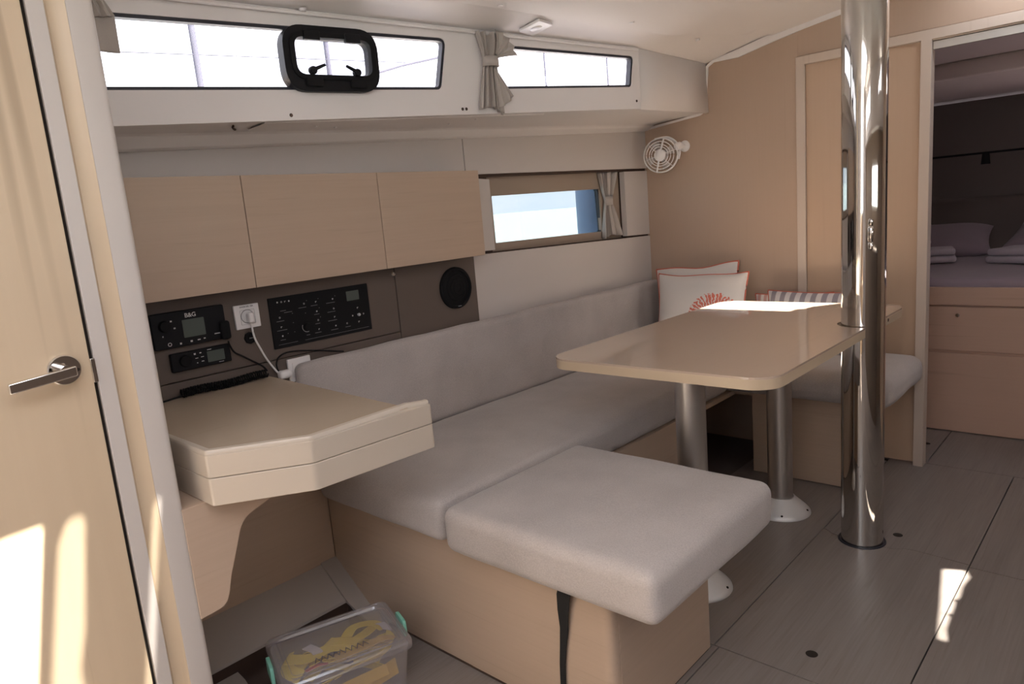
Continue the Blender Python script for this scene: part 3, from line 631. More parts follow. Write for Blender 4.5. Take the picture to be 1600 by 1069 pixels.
def pillow(name, label, cat, cen, rx, ry, rz, wd, ht, th, m, piping=None, group=None, n=20, fold=.0, seed=0, pm='coral'):
    from mathutils import Euler
    root = thing(name, label, cat, cen, (rx, ry, rz), group)
    bm = bmesh.new()
    def P(u, v, sgn):
        e = max(0, (1-u**4))*max(0, (1-v**4))
        x = wd/2*u*(1-.07*(1-v*v)); z = ht/2*v*(1-.07*(1-u*u))
        t = th/2*(e**.55)*(1+.10*noise.noise(Vector((u*2+seed, v*2, sgn))))
        z += fold*math.sin(u*5+seed)*.5*(v > 0)*v
        return Vector((x, -sgn*t, z))
    G = {}
    for sgn in (1, -1):
        for i in range(n+1):
            for j in range(n+1):
                u = math.sin((i/n-.5)*PI); v = math.sin((j/n-.5)*PI)
                if sgn == -1 and (i in (0, n) or j in (0, n)): G[sgn, i, j] = G[1, i, j]
                else: G[sgn, i, j] = bm.verts.new(P(u, v, sgn))
        for i in range(n):
            for j in range(n):
                f = [G[sgn, i, j], G[sgn, i+1, j], G[sgn, i+1, j+1], G[sgn, i, j+1]]
                bm.faces.new(f if sgn == 1 else f[::-1])
    obj('cover', bm, m, root, local=True)
    if piping:
        pts = []
        for k in range(4*n):
            i, j = ((k, 0) if k < n else (n, k-n) if k < 2*n else (3*n-k, n) if k < 3*n else (0, 4*n-k))
            u = math.sin((i/n-.5)*PI); v = math.sin((j/n-.5)*PI); pts.append(P(u, v, 1)*1.0)
        obj('piping', tube(pts, piping, 6, True, None, 0), pm, root, local=True)
    return root
GP = 'pillows on the forward berth'
pillow('bed_pillow', 'lilac pillow lying left on the berth behind the folded towels', 'pillow', (-1.06, 5.02, .825), math.radians(-72), 0, math.radians(8), .60, .42, .13, 'bed', None, GP, 14)
pillow('bed_pillow', 'lilac pillow at the right edge of the doorway view', 'pillow', (-.42, 5.05, .84), math.radians(-70), 0, math.radians(-10), .52, .42, .13, 'bed', None, GP, 14)
def towel(label, x, y, z, rz, s_):
    tw = thing('folded_towel', label, 'towel', (x, y, z), (0, 0, rz), 'folded towels on the berth')
    for k in range(2):
        bm = rbox(0, 0, .022+.040*k, .13*s_-.008*k, .085*s_, .019, .017, wob=.006, nseg=5, seed=k+x)
        obj('fold', bm, 'towel', tw, local=True)
    return tw
towel('folded pale towel stack lying left on the berth', -1.02, 4.55, .742, .25, 1.25)
towel('pale towel rolled on top of the left towel stack', -1.12, 4.56, .828, .15, 1.0)
towel('folded pale towel at the right edge of the doorway view', -.52, 4.50, .742, -.5, 1.25)

# ================================================================== CABINETS
GC = 'overhead lockers along the hull side'
ced = [.5225, .995, 1.466, 1.938]
labs = ['oak overhead locker above the marine radio, leftmost of the row', 'middle oak overhead locker above the switch panel', 'oak overhead locker above the round speaker, beside the hull window']
for i in range(3):
    y0, y1 = ced[i], ced[i+1]
    r_ = thing('overhead_locker', labs[i], 'cabinet', (-1.96, (y0+y1)/2, 1.07), group=GC)
    obj('carcass', box(XH+.001, -1.936, y0+.004, y1-(.004 if i < 2 else .012), 1.078, 1.377), 'oak_h', r_, smooth=False)
    obj('door', box(-1.935, -1.918, y0+.0012, y1-.0012, 1.069, 1.3845), 'oak_h', r_, .001, smooth=False)

# ================================================================== INSTRUMENTS on the taupe panel (front x=-2.0)
XW = -1.9998
YU, ZU = (0, 1, 0), (0, 0, 1)
def onw(d=0): return (XW+d, 0, 0)
def dash(bm, y, z, wy, hz, d): return box(XW+d-.0004, XW+d+.0003, y-wy/2, y+wy/2, z-hz/2, z+hz/2, bm)
# marine radio
r_ = thing('marine_radio', 'black marine radio with square screen on the taupe panel', 'radio', (XW, .82, .932))
obj('housing', plate(rrect(.715, .9195, .932, 1.031, .006, 4), [], onw(.016), YU, ZU, .016), 'black', r_, .003)
obj('screen', plate(rrect(.797, .858, .955, 1.0045, .002, 3), [], onw(.0168), YU, ZU, .0008), 'lcd', r_)
obj('lettering', textmesh('B&G', .0165, (XW+.0165, .8225, 1.0155), YU, ZU, bold=.0002), 'print', r_)
for y, z, wy, hz in ((.768, 1.006, .005, .004), (.775, .986, .005, .004), (.741, .968, .003, .004), (.815, .943, .006, .005), (.836, .9435, .008, .003), (.852, .9445, .005, .003), (.890, .9515, .016, .003), (.785, .9415, .005, .005)): obj('key_symbol', dash(bmesh.new(), y, z, wy, hz, .0165), 'print', r_, smooth=False)
obj('dial_ring', lathe([(.0035, .0004), (.0045, .0006), (.0055, .0004)], (XW+.0165, .7555, .944), (1, 0, 0), 16), 'print', r_)
obj('knob', lathe([(0, .012), (.014, .011), (.016, 0)], (XW+.016, .749, .995), (1, 0, 0), 24), 'matblack', r_)
mic = tag(obj('radio_handset', rbox(-1.976, .911, .957, .009, .014, .027, .008), 'matblack'), 'black hand microphone clipped at the right end of the marine radio', 'microphone')
# stereo
r_ = thing('car_stereo', 'slim black stereo with round dial below the marine radio', 'stereo', (XW, .84, .863))
obj('housing', plate(rrect(.752, .922, .8635, .916, .004, 4), [], onw(.014), YU, ZU, .014), 'black', r_, .003)
obj('screen', plate(rrect(.852, .902, .874, .905, .001, 3), [], onw(.0147), YU, ZU, .0008), 'lcd', r_)
obj('dial', lathe([(0, .008), (.015, .0075), (.0165, .005), (.017, 0)], (XW+.0139, .790, .891), (1, 0, 0), 32), 'matblack', r_)
for y, z, wy, hz in ((.818, .905, .005, .005), (.834, .9055, .005, .003), (.822, .8925, .008, .0018), (.838, .8935, .008, .0018), (.822, .879, .003, .003), (.8375, .881, .007, .0022), (.860, .910, .012, .0018), (.890, .869, .014, .0012)): obj('key_symbol', dash(bmesh.new(), y, z, wy, hz, .0145), 'print', r_, smooth=False)
# mains socket with plug
r_ = thing('power_socket', 'square white mains socket with a plug in it on the taupe panel', 'socket', (XW, .99, .948))
obj('plate', plate(rrect(.9525, 1.0295, .948, 1.0185, .002, 3), [], onw(.009), YU, ZU, .009), 'white', r_, .0015)
obj('insert', plate(rrect(.969, 1.014, .960, 1.003, .002, 3), [rrect(.9695, 1.0135, .9605, 1.0025, .0018, 3)], onw(.0096), YU, ZU, .0008), 'dimprint', r_)
obj('well', lathe([(.0185, .0092), (.0200, .0098), (.0205, .009)], (XW, .9905, .9835), (1, 0, 0), 32), 'dimprint', r_)
obj('well_floor', lathe([(0, .0095), (.0185, .0095)], (XW, .9905, .9835), (1, 0, 0), 32), 'flange', r_)
obj('lettering', textmesh('INVERTER 10A', .0066, (XW+.0093, .991, 1.0125), YU, ZU), 'inkprint', r_)
pg = tag(obj('power_plug', rbox(XW+.022, .9925, .980, .0125, .0095, .0165, .008, nseg=4), 'white'), 'white round plug pushed into the mains socket', 'plug')
tag(obj('power_cable', tube([(-1.978, .9925, .968), (-1.978, .993, .950), (-1.978, .994, .932), (-1.979, .999, .910), (-1.982, 1.010, .885), (-1.984, 1.022, .858), (-1.984, 1.035, .832), (-1.980, 1.050, .805), (-1.976, 1.056, .795)], .0030, 8), 'white'), 'white cable hanging from the mains plug down to the desk', 'cable')
tag(obj('cable_adaptor', rbox(-1.965, 1.068, .792, .014, .020, .013, .010), 'white'), 'small white adaptor lying behind the desk at the end of the white cable', 'adaptor')
r_ = thing('lighter_socket', 'round black twelve volt socket just below the white mains socket', 'socket', (XW, .992, .918))
obj('cap', lathe([(0, .010), (.008, .010), (.010, .007), (.0165, .006), (.0185, .003), (.0185, 0)], (XW, .992, .918), (1, 0, 0), 8), 'matblack', r_)
obj('slot', box(XW+.0095, XW+.0112, .986, .998, .9165, .9195), 'dimprint', r_)
# switch panel
r_ = thing('switch_panel', 'wide black electrical switch panel with rows of pale symbols', 'switch panel', (XW, 1.25, .867))
obj('face_plate', plate(rrect(1.064, 1.431, .867, 1.0245, .002, 3), [], onw(.005), YU, ZU, .005), 'matblack', r_, .001)
obj('display', plate(rrect(1.343, 1.3925, .976, 1.008, .002, 3), [], onw(.0058), YU, ZU, .001), 'lcd', r_)
# crop pixels (1600x1067 view of 180x120 px) -> panel coordinates
def pc(x, y):
    # panel corners in crop: TL(45,290) TR(1412,70) BR(1490,690) BL(150,985)
    u = v = .5
    for _ in range(12):
        X = (1-u)*(1-v)*45+u*(1-v)*1412+u*v*1490+(1-u)*v*150; Y_ = (1-u)*(1-v)*290+u*(1-v)*70+u*v*690+(1-u)*v*985
        u += (x-X)/1350; v += (y-Y_)/640+(x-X)/1350*.38*0
        v = max(0, min(1, v)); u = max(0, min(1, u))
    return (lerp(1.064, 1.431, u), lerp(1.0245, .867, v))
syms = [(165, 340), (215, 333), (262, 326), (312, 320), (200, 547), (225, 675), (243, 797), (510, 357), (670, 330), (685, 460), (705, 580), (720, 703), (903, 290), (920, 420), (935, 533), (952, 655), (1113, 620), (1267, 403), (1195, 515), (1357, 483), (1290, 593)]
for i, (x, y) in enumerate(syms):
    Y_, Z_ = pc(x, y)
    if i % 3 == 1: bm = lathe([(.0016, .0001), (.0021, .0004), (.0028, .0001)], (XW+.0052, Y_, Z_), (1, 0, 0), 10)
    elif i % 3 == 0: bm = cyl((XW+.0050, Y_, Z_), (XW+.0054, Y_, Z_), .0028, n=6)
    else:
        bm = bmesh.new(); dash(bm, Y_, Z_+.001, .005, .0016, .0053); dash(bm, Y_-.0014, Z_-.0014, .0016, .0030, .0053)
    o = obj('symbol', bm, 'print', r_, smooth=False)
bm = bmesh.new()
for x, y, L_ in ((210, 595, 95), (235, 718, 125), (250, 850, 65), (490, 410, 100), (648, 380, 90), (685, 500, 70), (700, 628, 65), (708, 750, 85), (875, 342, 120), (888, 465, 110), (905, 583, 125), (935, 707, 100), (1128, 665, 75), (575, 783, 45), (240, 452, 70), (305, 470, 100)):
    Y_, Z_ = pc(x, y); dash(bm, Y_, Z_, L_/1350*.367, .0013, .0053)
for x, y in ((543, 315), (700, 288), (717, 412), (736, 537), (935, 248), (533, 484), (360, 487), (395, 740), (375, 615), (310, 762)):
    Y_, Z_ = pc(x, y); dash(bm, Y_, Z_, .0022, .0018, .0053)
a, b_ = pc(535, 852), pc(1440, 660); dash(bm, (a[0]+b_[0])/2, (a[1]+b_[1])/2, b_[0]-a[0], .0008, .0053)
a, b_ = pc(195, 920), pc(440, 875); dash(bm, (a[0]+b_[0])/2, (a[1]+b_[1])/2, b_[0]-a[0], .0008, .0053)
obj('small_print', bm, 'dimprint', r_, smooth=False)
Y_, Z_ = pc(1277, 497)
obj('joystick', lathe([(0, .010), (.004, .0095), (.0055, .006), (.004, 0)], (XW+.005, Y_, Z_), (1, 0, 0), 16), 'print', r_)
Y_, Z_ = pc(555, 670)
obj('rotary_knob', lathe([(0, .012), (.011, .011), (.013, 0)], (XW+.005, Y_, Z_), (1, 0, 0), 24), 'matblack', r_)
pts = [(XW+.0055, Y_+.0165*math.cos(a), Z_+.0165*math.sin(a)) for a in [PI*(.85+.75*k/10) for k in range(11)]]
obj('dial_arc', tube(pts, .0008, 5, smooth=0), 'print', r_)
# speaker
r_ = thing('wall_speaker', 'round black loudspeaker on the taupe panel below the lockers', 'speaker', (XW, 1.838, .875))
sc_ = (XW, 1.838, .954)
obj('rim', lathe([(.066, .004), (.068, .012), (.074, .014), (.079, .010), (.080, 0)], sc_, (1, 0, 0), 48), 'matblack', r_)
obj('grille', lathe([(0, .012), (.03, .0115), (.05, .010), (.067, .006)], sc_, (1, 0, 0), 48), 'matblack', r_)
for k in range(3):
    rr_ = .018+.016*k; obj('grille_ring', lathe([(rr_-.002, .0105), (rr_, .0135), (rr_+.002, .0105)], sc_, (1, 0, 0), 40), 'matblack', r_)
bm = bmesh.new(); box(XW+.0125, XW+.0145, 1.834, 1.850, .8825, .8850, bm); obj('badge', bm, 'dimprint', r_)
tag(obj('locker_knob', lathe([(0, .016), (.006, .015), (.0085, .011), (.006, .006), (.008, 0)], (XW, 1.542, 1.042), (1, 0, 0), 20), 'chrome'), 'tiny chrome push knob under the middle overhead locker', 'knob')
# switch plate by the backrest
r_ = thing('light_switch', 'white light switch plate partly behind the backrest cushion end', 'switch', (XW, 1.13, .76))
obj('plate', plate(rrect(1.098, 1.178, .755, .828, .002, 3), [], onw(.008), YU, ZU, .008), 'white', r_, .0015)
obj('rocker', plate(rrect(1.112, 1.164, .768, .815, .002, 3), [], onw(.0105), YU, ZU, .003), 'white', r_, .001)
# black cords
tag(obj('handset_cord', tube([(-1.962, .908, .925), (-1.972, .915, .912), (-1.982, .93, .888), (-1.985, .955, .870), (-1.985, .985, .848), (-1.982, 1.01, .828), (-1.978, 1.02, .812)], .0026, 8), 'matblack'), 'thin black cord hanging from the radio microphone', 'cable')
tag(obj('black_cable', tube([(-1.985, 1.060, .80), (-1.988, 1.058, .822), (-1.988, 1.068, .842), (-1.988, 1.095, .852), (-1.988, 1.14, .849), (-1.988, 1.20, .838), (-1.986, 1.30, .815)], .0024, 8), 'matblack'), 'black cable looping over behind the end of the backrest', 'cable')
bm = bmesh.new(); pts = []
for k in range(241):
    t = k/240; a = t*2*PI*38; y = lerp(.76, 1.015, t); pts.append((-1.976+.011*math.cos(a), y, .805+.002*math.sin(t*9)+.011*math.sin(a)))
bm = tube(pts, .0025, 5, smooth=0)
cc_ = obj('coiled_cord', bm, 'matblack'); tag(cc_, 'coiled black cord lying along the back edge of the desk', 'cable')
obj('cord_tail', tube([(-1.976, .762, .800), (-1.975, .73, .797), (-1.972, .69, .795), (-1.97, .62, .794)], .0022, 6), 'matblack', cc_)

# ================================================================== CHART TABLE
r_ = thing('chart_table', 'cream chart table with angled corner and raised edge by the partition', 'desk', (-1.65, .8, .70))
outl = [(-1.998, .570), (-1.405, .565), (-1.286, .735), (-1.270, 1.055), (-1.293, 1.055), (-1.293, 1.0), (-1.998, 1.036)]
def yoff(pts): return pts
ol = rpoly(outl, [0, .012, .03, .009, .006, 0, 0], 5)
obj('lower_body', prism(ol, .680, .7390), 'desk', r_, .002)
obj('lid', prism(ol, .7405, .7885), 'desk', r_, .0015)
obj('writing_surface', prism([(-1.997, .571), (-1.424, .584), (-1.305, .744), (-1.291, .999), (-1.997, 1.034)], .7886, .7905), 'desktop', r_, smooth=False)
def fiddle(pts, wd, z0, z1):
    bm = bmesh.new(); n = len(pts); R_ = []
    for i in range(n):
        a = Vector(pts[max(0, i-1)]); p = Vector(pts[i]); b2 = Vector(pts[min(n-1, i+1)]); t = (b2-a).normalized(); nn = Vector((-t.y, t.x))  # inwards (left of path)
        q = p+nn*wd; h_ = z1-z0
        R_.append([bm.verts.new((p.x, p.y, z0)), bm.verts.new((p.x, p.y, z1-.004)), bm.verts.new((*(p+nn*.0025), z1-.0008)), bm.verts.new((*(p+nn*.006), z1)), bm.verts.new((*(p+nn*(wd-.006)), z1)), bm.verts.new((q.x, q.y, z0+.0015)), bm.verts.new((q.x, q.y, z0))])
    for a, b2 in zip(R_, R_[1:]):
        for k in range(7): bm.faces.new((a[k], a[(k+1) % 7], b2[(k+1) % 7], b2[k]))
    bm.faces.new(R_[0][::-1]); bm.faces.new(R_[-1]); return bm
i0 = [i for i, p in enumerate(ol) if p[0] > -1.9]
fp = [(-1.70, .5675)]+[ol[i] for i in i0 if not (ol[i][1] > 1.024)]+[(-1.2715, 1.030), (-1.271, 1.046)]
obj('fiddle_rail', fiddle(fp, .019, .7886, .7995), 'desk', r_)

# ================================================================== SETTEE
sb = thing('settee', 'oak veneer settee base with a peninsula under the loose seat cushion', 'settee', (-1.5, 1.8, 0))
obj('end_panel', box(-1.969, -1.339, 1.158, 1.176, .0, .371), 'oak_x', sb, smooth=False)
obj('front_panel', box(-1.378, -1.360, 1.60, 2.56, .002, .371), 'oak_h', sb, smooth=False)
obj('seat_board', box(-1.995, -1.362, 1.177, YB-.001, .352, .3705), 'oak_h', sb, smooth=False)
pen = rpoly([(-1.338, 1.157), (-.859, 1.157), (-.859, 1.606), (-1.338, 1.606)], [0, .028, .004, 0], 6)
obj('peninsula', plate(pen, [], (0, 0, .371), (1, 0, 0), (0, 1, 0), .369), 'oak_x', sb)
obj('inner_panel', box(-1.98, -1.38, 2.54, 2.555, .0, .351), 'dimwall', sb, smooth=False)  # dark colour paints deep shade into the open corner under the seat
obj('side_panel', box(-.8592, -.8582, 1.186, 1.6045, .002, .3705), 'oak_h', sb, smooth=False)
obj('lid_gap', box(-1.325, -.90, 1.1565, 1.1595, .3625, .3645), 'slot', sb, smooth=False)
obj('base_line', box(-1.97, -.885, 1.1535, 1.1575, .0005, .004), 'slot', sb, smooth=False)
sc1 = thing('seat_cushion', 'long pale linen settee seat cushion along the hull side', 'cushion', (-1.65, 2.2, .371))
def cush(parent, x0, x1, y0, y1, z0, z1, r, puff, ps, seed, seam=True, nseg=12):
    obj('cover', rbox((x0+x1)/2, (y0+y1)/2, (z0+z1)/2, (x1-x0)/2, (y1-y0)/2, (z1-z0)/2, r, puff, .004, nseg, 4, seed, ps), 'seat', parent)
cush(sc1, -1.950, -1.362, 1.115, 2.80, .3712, .490, .030, .008, .004, 1, nseg=22)
cush(sc1, -1.950, -1.50, 2.802, YB-.006, .3712, .488, .03, .006, .0, 2, nseg=8)
# backrest, leaning slightly outboard
bk = thing('backrest_cushion', 'long pale linen backrest cushion below the hull window', 'cushion', (-1.96, 2.2, .48))
bm = rbox(0, 2.184, .643, .024, 1.074, .170, .0235, 0, .005, 24, 4, 3, 0)
for v in bm.verts:
    t = (v.co.z-.48)/.33; v.co.x = v.co.x-1.9685-.005*t
    v.co.x += .004*math.sin(v.co.y*3)
    if v.co.y < 1.2: v.co.x += .012*math.exp(-((v.co.y-1.17)/.03)**2)*math.exp(-((v.co.z-.74)/.03)**2)
obj('cover', bm, 'seat', bk)
ot = thing('peninsula_cushion', 'square pale linen cushion on the peninsula in the foreground', 'cushion', (-1.02, 1.38, .3715))
obj('cover', rbox(-1.015, 1.382, .434, .315, .290, .0615, .030, .006, .003, 14, 5, 5, .004), 'seat', ot)
obj('seam', seamloop(-1.015, 1.382, .482, .300, .276, .028, .0011), 'curtain', ot)
# strap
bm = bmesh.new(); prev = None
pth = [(-.966, 1.150, .3735, .019), (-.968, 1.138, .368, .019), (-.974, 1.134, .345, .018), (-.983, 1.140, .30, .015), (-.988, 1.145, .25, .011), (-.996, 1.146, .20, .0085), (-1.003, 1.147, .15, .0075), (-1.006, 1.147, .10, .007), (-1.003, 1.146, .04, .009), (-.998, 1.140, .006, .010)]
for x, y, z, hw in pth:
    a = [bm.verts.new((x-hw, y, z)), bm.verts.new((x+hw, y+.002, z)), bm.verts.new((x+hw, y+.0045, z)), bm.verts.new((x-hw, y+.0025, z))]
    if prev:
        for k in range(4): bm.faces.new((prev[k], prev[(k+1) % 4], a[(k+1) % 4], a[k]))
    else: bm.faces.new(a)
    prev = a
bm.faces.new(prev[::-1])
tag(obj('webbing_strap', bm, 'strap'), 'black webbing strap hanging from under the peninsula cushion', 'strap')
# forward bench
bb = thing('bench', 'oak veneer bench base against the forward bulkhead', 'bench', (-1.1, 3.05, 0))
obj('front_panel', plate(rpoly([(-1.292, 0.004), (-.882, 0.004), (-.882, .358), (-1.292, .358)], .0), [], (0, 2.87, 0), (1, 0, 0), (0, 0, 1), .018), 'oak_x', bb, .002, smooth=False)
obj('side_panel', box(-.900, -.882, 2.889, YB-.001, .004, .358), 'oak_h', bb, smooth=False)
obj('side_panel', box(-1.292, -1.274, 2.889, YB-.001, .004, .358), 'oak_h', bb, smooth=False)
obj('seat_board', box(-1.355, -.76, 2.84, YB-.001, .3585, .371), 'oak_x', bb, smooth=False)
bc = thing('bench_cushion', 'short pale linen bench cushion below the striped pillows', 'cushion', (-1.1, 3.03, .3715))
obj('cover', rbox(-1.107, 3.028, .434, .388, .236, .062, .045, .008, .004, 12, 5, 9, .006), 'seat', bc)
obj('cover', rbox(-1.43, 3.028, .432, .068, .225, .0595, .03, .003, .003, 4, 4, 9, 0), 'seat', bc)

# ================================================================== PILLOWS
def coral_mat():
    m, t, b = newmat('coral_print_cloth'); b.inputs['Roughness'].default_value = .95; b.inputs['Specular IOR Level'].default_value = .1
    tcn = N(t, 'ShaderNodeTexCoord'); sp_ = N(t, 'ShaderNodeSeparateXYZ'); t.links.new(tcn.outputs['Object'], sp_.inputs[0])
    def math_(op, a, b_=None, c_=None):
        n = N(t, 'ShaderNodeMath', operation=op)
        for i, v in enumerate((a, b_, c_)):
            if v is None: continue
            if isinstance(v, (int, float)): n.inputs[i].default_value = v
            else: t.links.new(v, n.inputs[i])
        return n.outputs[0]
    x = sp_.outputs[0]; z = math_('ADD', sp_.outputs[2], .052)
    x = math_('SUBTRACT', x, .088)
    r = math_('SQRT', math_('ADD', math_('MULTIPLY', x, x), math_('MULTIPLY', z, z)))
    ang = math_('ARCTAN2', z, x)
    nz_ = N(t, 'ShaderNodeTexNoise'); nz_.inputs['Scale'].default_value = 70; nz_.inputs['Detail'].default_value = 2; t.links.new(tcn.outputs['Object'], nz_.inputs['Vector'])
    wv = math_('SINE', math_('ADD', math_('MULTIPLY', ang, 44), math_('MULTIPLY', nz_.outputs['Fac'], 12)))
    stroke = math_('GREATER_THAN', wv, -.45)
    edge = math_('LESS_THAN', math_('ADD', r, math_('MULTIPLY', nz_.outputs['Fac'], .035)), .150)
    inner = math_('GREATER_THAN', r, .018)
    fac = math_('MULTIPLY', math_('MULTIPLY', stroke, edge), inner)
    front = math_('LESS_THAN', sp_.outputs[1], 0.0)
    fac = math_('MULTIPLY', fac, front)
    mx = N(t, 'ShaderNodeMix', data_type='RGBA'); mx.inputs[6].default_value = (.74, .70, .67, 1); mx.inputs[7].default_value = (.68, .20, .15, 1)
    t.links.new(fac, mx.inputs[0]); t.links.new(mx.outputs[2], b.inputs['Base Color']); return m
def stripe_mat(name, c1, c2, per=.04):
    m, t, b = newmat(name); b.inputs['Roughness'].default_value = .95; b.inputs['Specular IOR Level'].default_value = .1
    tcn = N(t, 'ShaderNodeTexCoord'); sp_ = N(t, 'ShaderNodeSeparateXYZ'); t.links.new(tcn.outputs['Object'], sp_.inputs[0])
    a = N(t, 'ShaderNodeMath', operation='DIVIDE'); a.inputs[1].default_value = per; t.links.new(sp_.outputs[0], a.inputs[0])
    f = N(t, 'ShaderNodeMath', operation='FRACT'); t.links.new(a.outputs[0], f.inputs[0])
    g_ = N(t, 'ShaderNodeMath', operation='GREATER_THAN'); g_.inputs[1].default_value = .5; t.links.new(f.outputs[0], g_.inputs[0])
    mx = N(t, 'ShaderNodeMix', data_type='RGBA'); mx.inputs[6].default_value = (*c1, 1); mx.inputs[7].default_value = (*c2, 1)
    t.links.new(g_.outputs[0], mx.inputs[0]); t.links.new(mx.outputs[2], b.inputs['Base Color']); return m
M['coralprint'] = coral_mat()
M['stripe'] = stripe_mat('grey_striped_cloth', (.72, .68, .68), (.34, .31, .34), .046)
M['pinkstripe'] = stripe_mat('pink_striped_cloth', (.72, .66, .64), (.60, .36, .33), .03)
GQ = 'cushions in the settee corner'
pillow('throw_cushion', 'white cushion with red coral print and piping in the settee corner', 'cushion', (-1.612, 3.035, .682), math.radians(-14), math.radians(-1), math.radians(4), .45, .37, .11, 'coralprint', .004, GQ, 22, .006, 1)
pillow('throw_cushion', 'plain white cushion with red piping peeping out behind the coral one', 'cushion', (-1.695, 3.160, .698), math.radians(-10), math.radians(-4), math.radians(2), .44, .385, .065, 'cushion', .004, GQ, 18, .010, 4)
GS = 'striped cushions on the bench'
pillow('striped_cushion', 'grey and white striped cushion leaning on the bulkhead behind the table', 'cushion', (-1.115, 3.150, .622), math.radians(-14), 0, 0, .46, .30, .09, 'stripe', .0035, GS, 18, .0, 2)
pillow('striped_cushion', 'faded pink striped cushion left of the grey striped one', 'cushion', (-1.245, 3.222, .608), math.radians(-8), math.radians(-2), 0, .36, .285, .045, 'pinkstripe', .003, GS, 16, .0, 3)

# ================================================================== TABLE
r_ = thing('dining_table', 'cream saloon table with rounded corners on two aluminium legs', 'table', (-1.04, 2.25, 0))
tx0, tx1, ty0, ty1 = -1.41, -.692, 1.652, 2.875
nr = .078
cxp, cyp = pole_c
dx = tx1-cxp; ny = math.sqrt(nr*nr-dx*dx)
notch = []
a0 = math.atan2(-ny, dx); a1 = math.atan2(ny, dx)-2*PI
for k in range(25):
    a = lerp(a0, a1, k/24); notch.append((cxp+nr*math.cos(a), cyp+nr*math.sin(a)))
c0 = rrect(tx0, tx1, ty0, ty1, .075, 8)   # starts at lower right corner, ccw
tp = c0[:9]+notch+c0[9:]
def eband(p, d): return inset(p, d)
obj('tabletop', plate(tp, [], (0, 0, .764), (1, 0, 0), (0, 1, 0), .006), 'tabletop', r_, smooth=False)
obj('edge_band', plate(tp, [], (0, 0, .7578), (1, 0, 0), (0, 1, 0), .0268), 'tableedge', r_)
for y in (1.875, 2.545):
    lg = obj('leg', cyl((-1.04, y, .02), (-1.04, y, .731), .0455, n=40), 'alu', r_)
    fg = obj('flange', lathe([(.047, .062), (.052, .062), (.056, .056), (.098, .018), (.108, .006), (.109, 0)], (-1.04, y, .0005), n=48), 'flange', lg)
    for k in range(5):
        a = -1.15+k*2*PI/5
        obj('screw', lathe([(0, .003), (.003, .0028), (.0045, 0)], (-1.04+.098*math.cos(a), y+.098*math.sin(a), .0185), (math.cos(a)*.6, math.sin(a)*.6, .8), 10), 'dark', lg)
obj('catch', box(tx1-.001, tx1+.0015, 2.63, 2.640, .742, .752), 'slot', r_)

# ================================================================== MAST POST
mp_ = thing('mast_post', 'thick polished steel mast support post beside the table', 'post', (*pole_c, 0))
obj('tube', cyl((*pole_c, 0), (*pole_c, ceilz(pole_c[0], pole_c[1])+.01), PR, n=96), 'polish', mp_)
obj('post_glint', lathe([(0, -.052), (.006, -.046), (.0075, -.03), (.0055, -.026), (.0085, -.02), (.0075, 0), (.0085, .018), (.0055, .024), (.008, .03), (.006, .044), (0, .048)], (-.681, 2.398, 1.06), n=16), 'polish', mp_)  # added shape standing in for bright reflections on the post

# ================================================================== PORTLIGHT
pl = thing('portlight', 'black opening portlight with rounded corners inside the long window', 'window', cs(.565, 1.592))
pr_o = [(.425, 1.586), (.7045, 1.592), (.7075, 1.762), (.425, 1.757)]
ro = rpoly(pr_o, .060, 8); ri = rpoly([(.455, 1.6285), (.681, 1.6335), (.683, 1.731), (.455, 1.727)], .028, 8)
obj('frame', plate(ro, [ri], cs(0, 0, .022), CU, CV, .040), 'black', pl, .004)
ro2 = inset(ro, -.012); ri2 = inset(ri, .008)
obj('inner_frame', plate(inset(ri, .012), [inset(ri, -.001)], cs(0, 0, .028), CU, CV, .02), 'matblack', pl, .002)
obj('glazing', plate(ri, [], cs(0, 0, .004), CU, CV, .004), 'pane', pl)
for u in (.505, .625):
    h = obj('hinge', plate(rrect(u-.022, u+.022, 1.718, 1.742, .002, 2), [], cs(0, 0, .036), CU, CV, .014), 'black', pl, .001)
for u, sg in ((.497, 1), (.628, -1)):
    h = obj('latch', lathe([(0, .018), (.009, .017), (.011, .012), (.011, 0)], cs(u, 1.640, .024), CN, 18), 'black', pl)
    a, b2 = cs(u, 1.641, .036), cs(u+sg*.034, 1.655, .038)
    obj('latch_lever', cyl(a, b2, .0055, .004, 10), 'matblack', h)
    obj('keeper', plate(rrect(u-.020, u+.026, 1.600, 1.622, .002, 2), [], cs(0, 0, .033), CU, CV, .012), 'matblack', pl, .001)

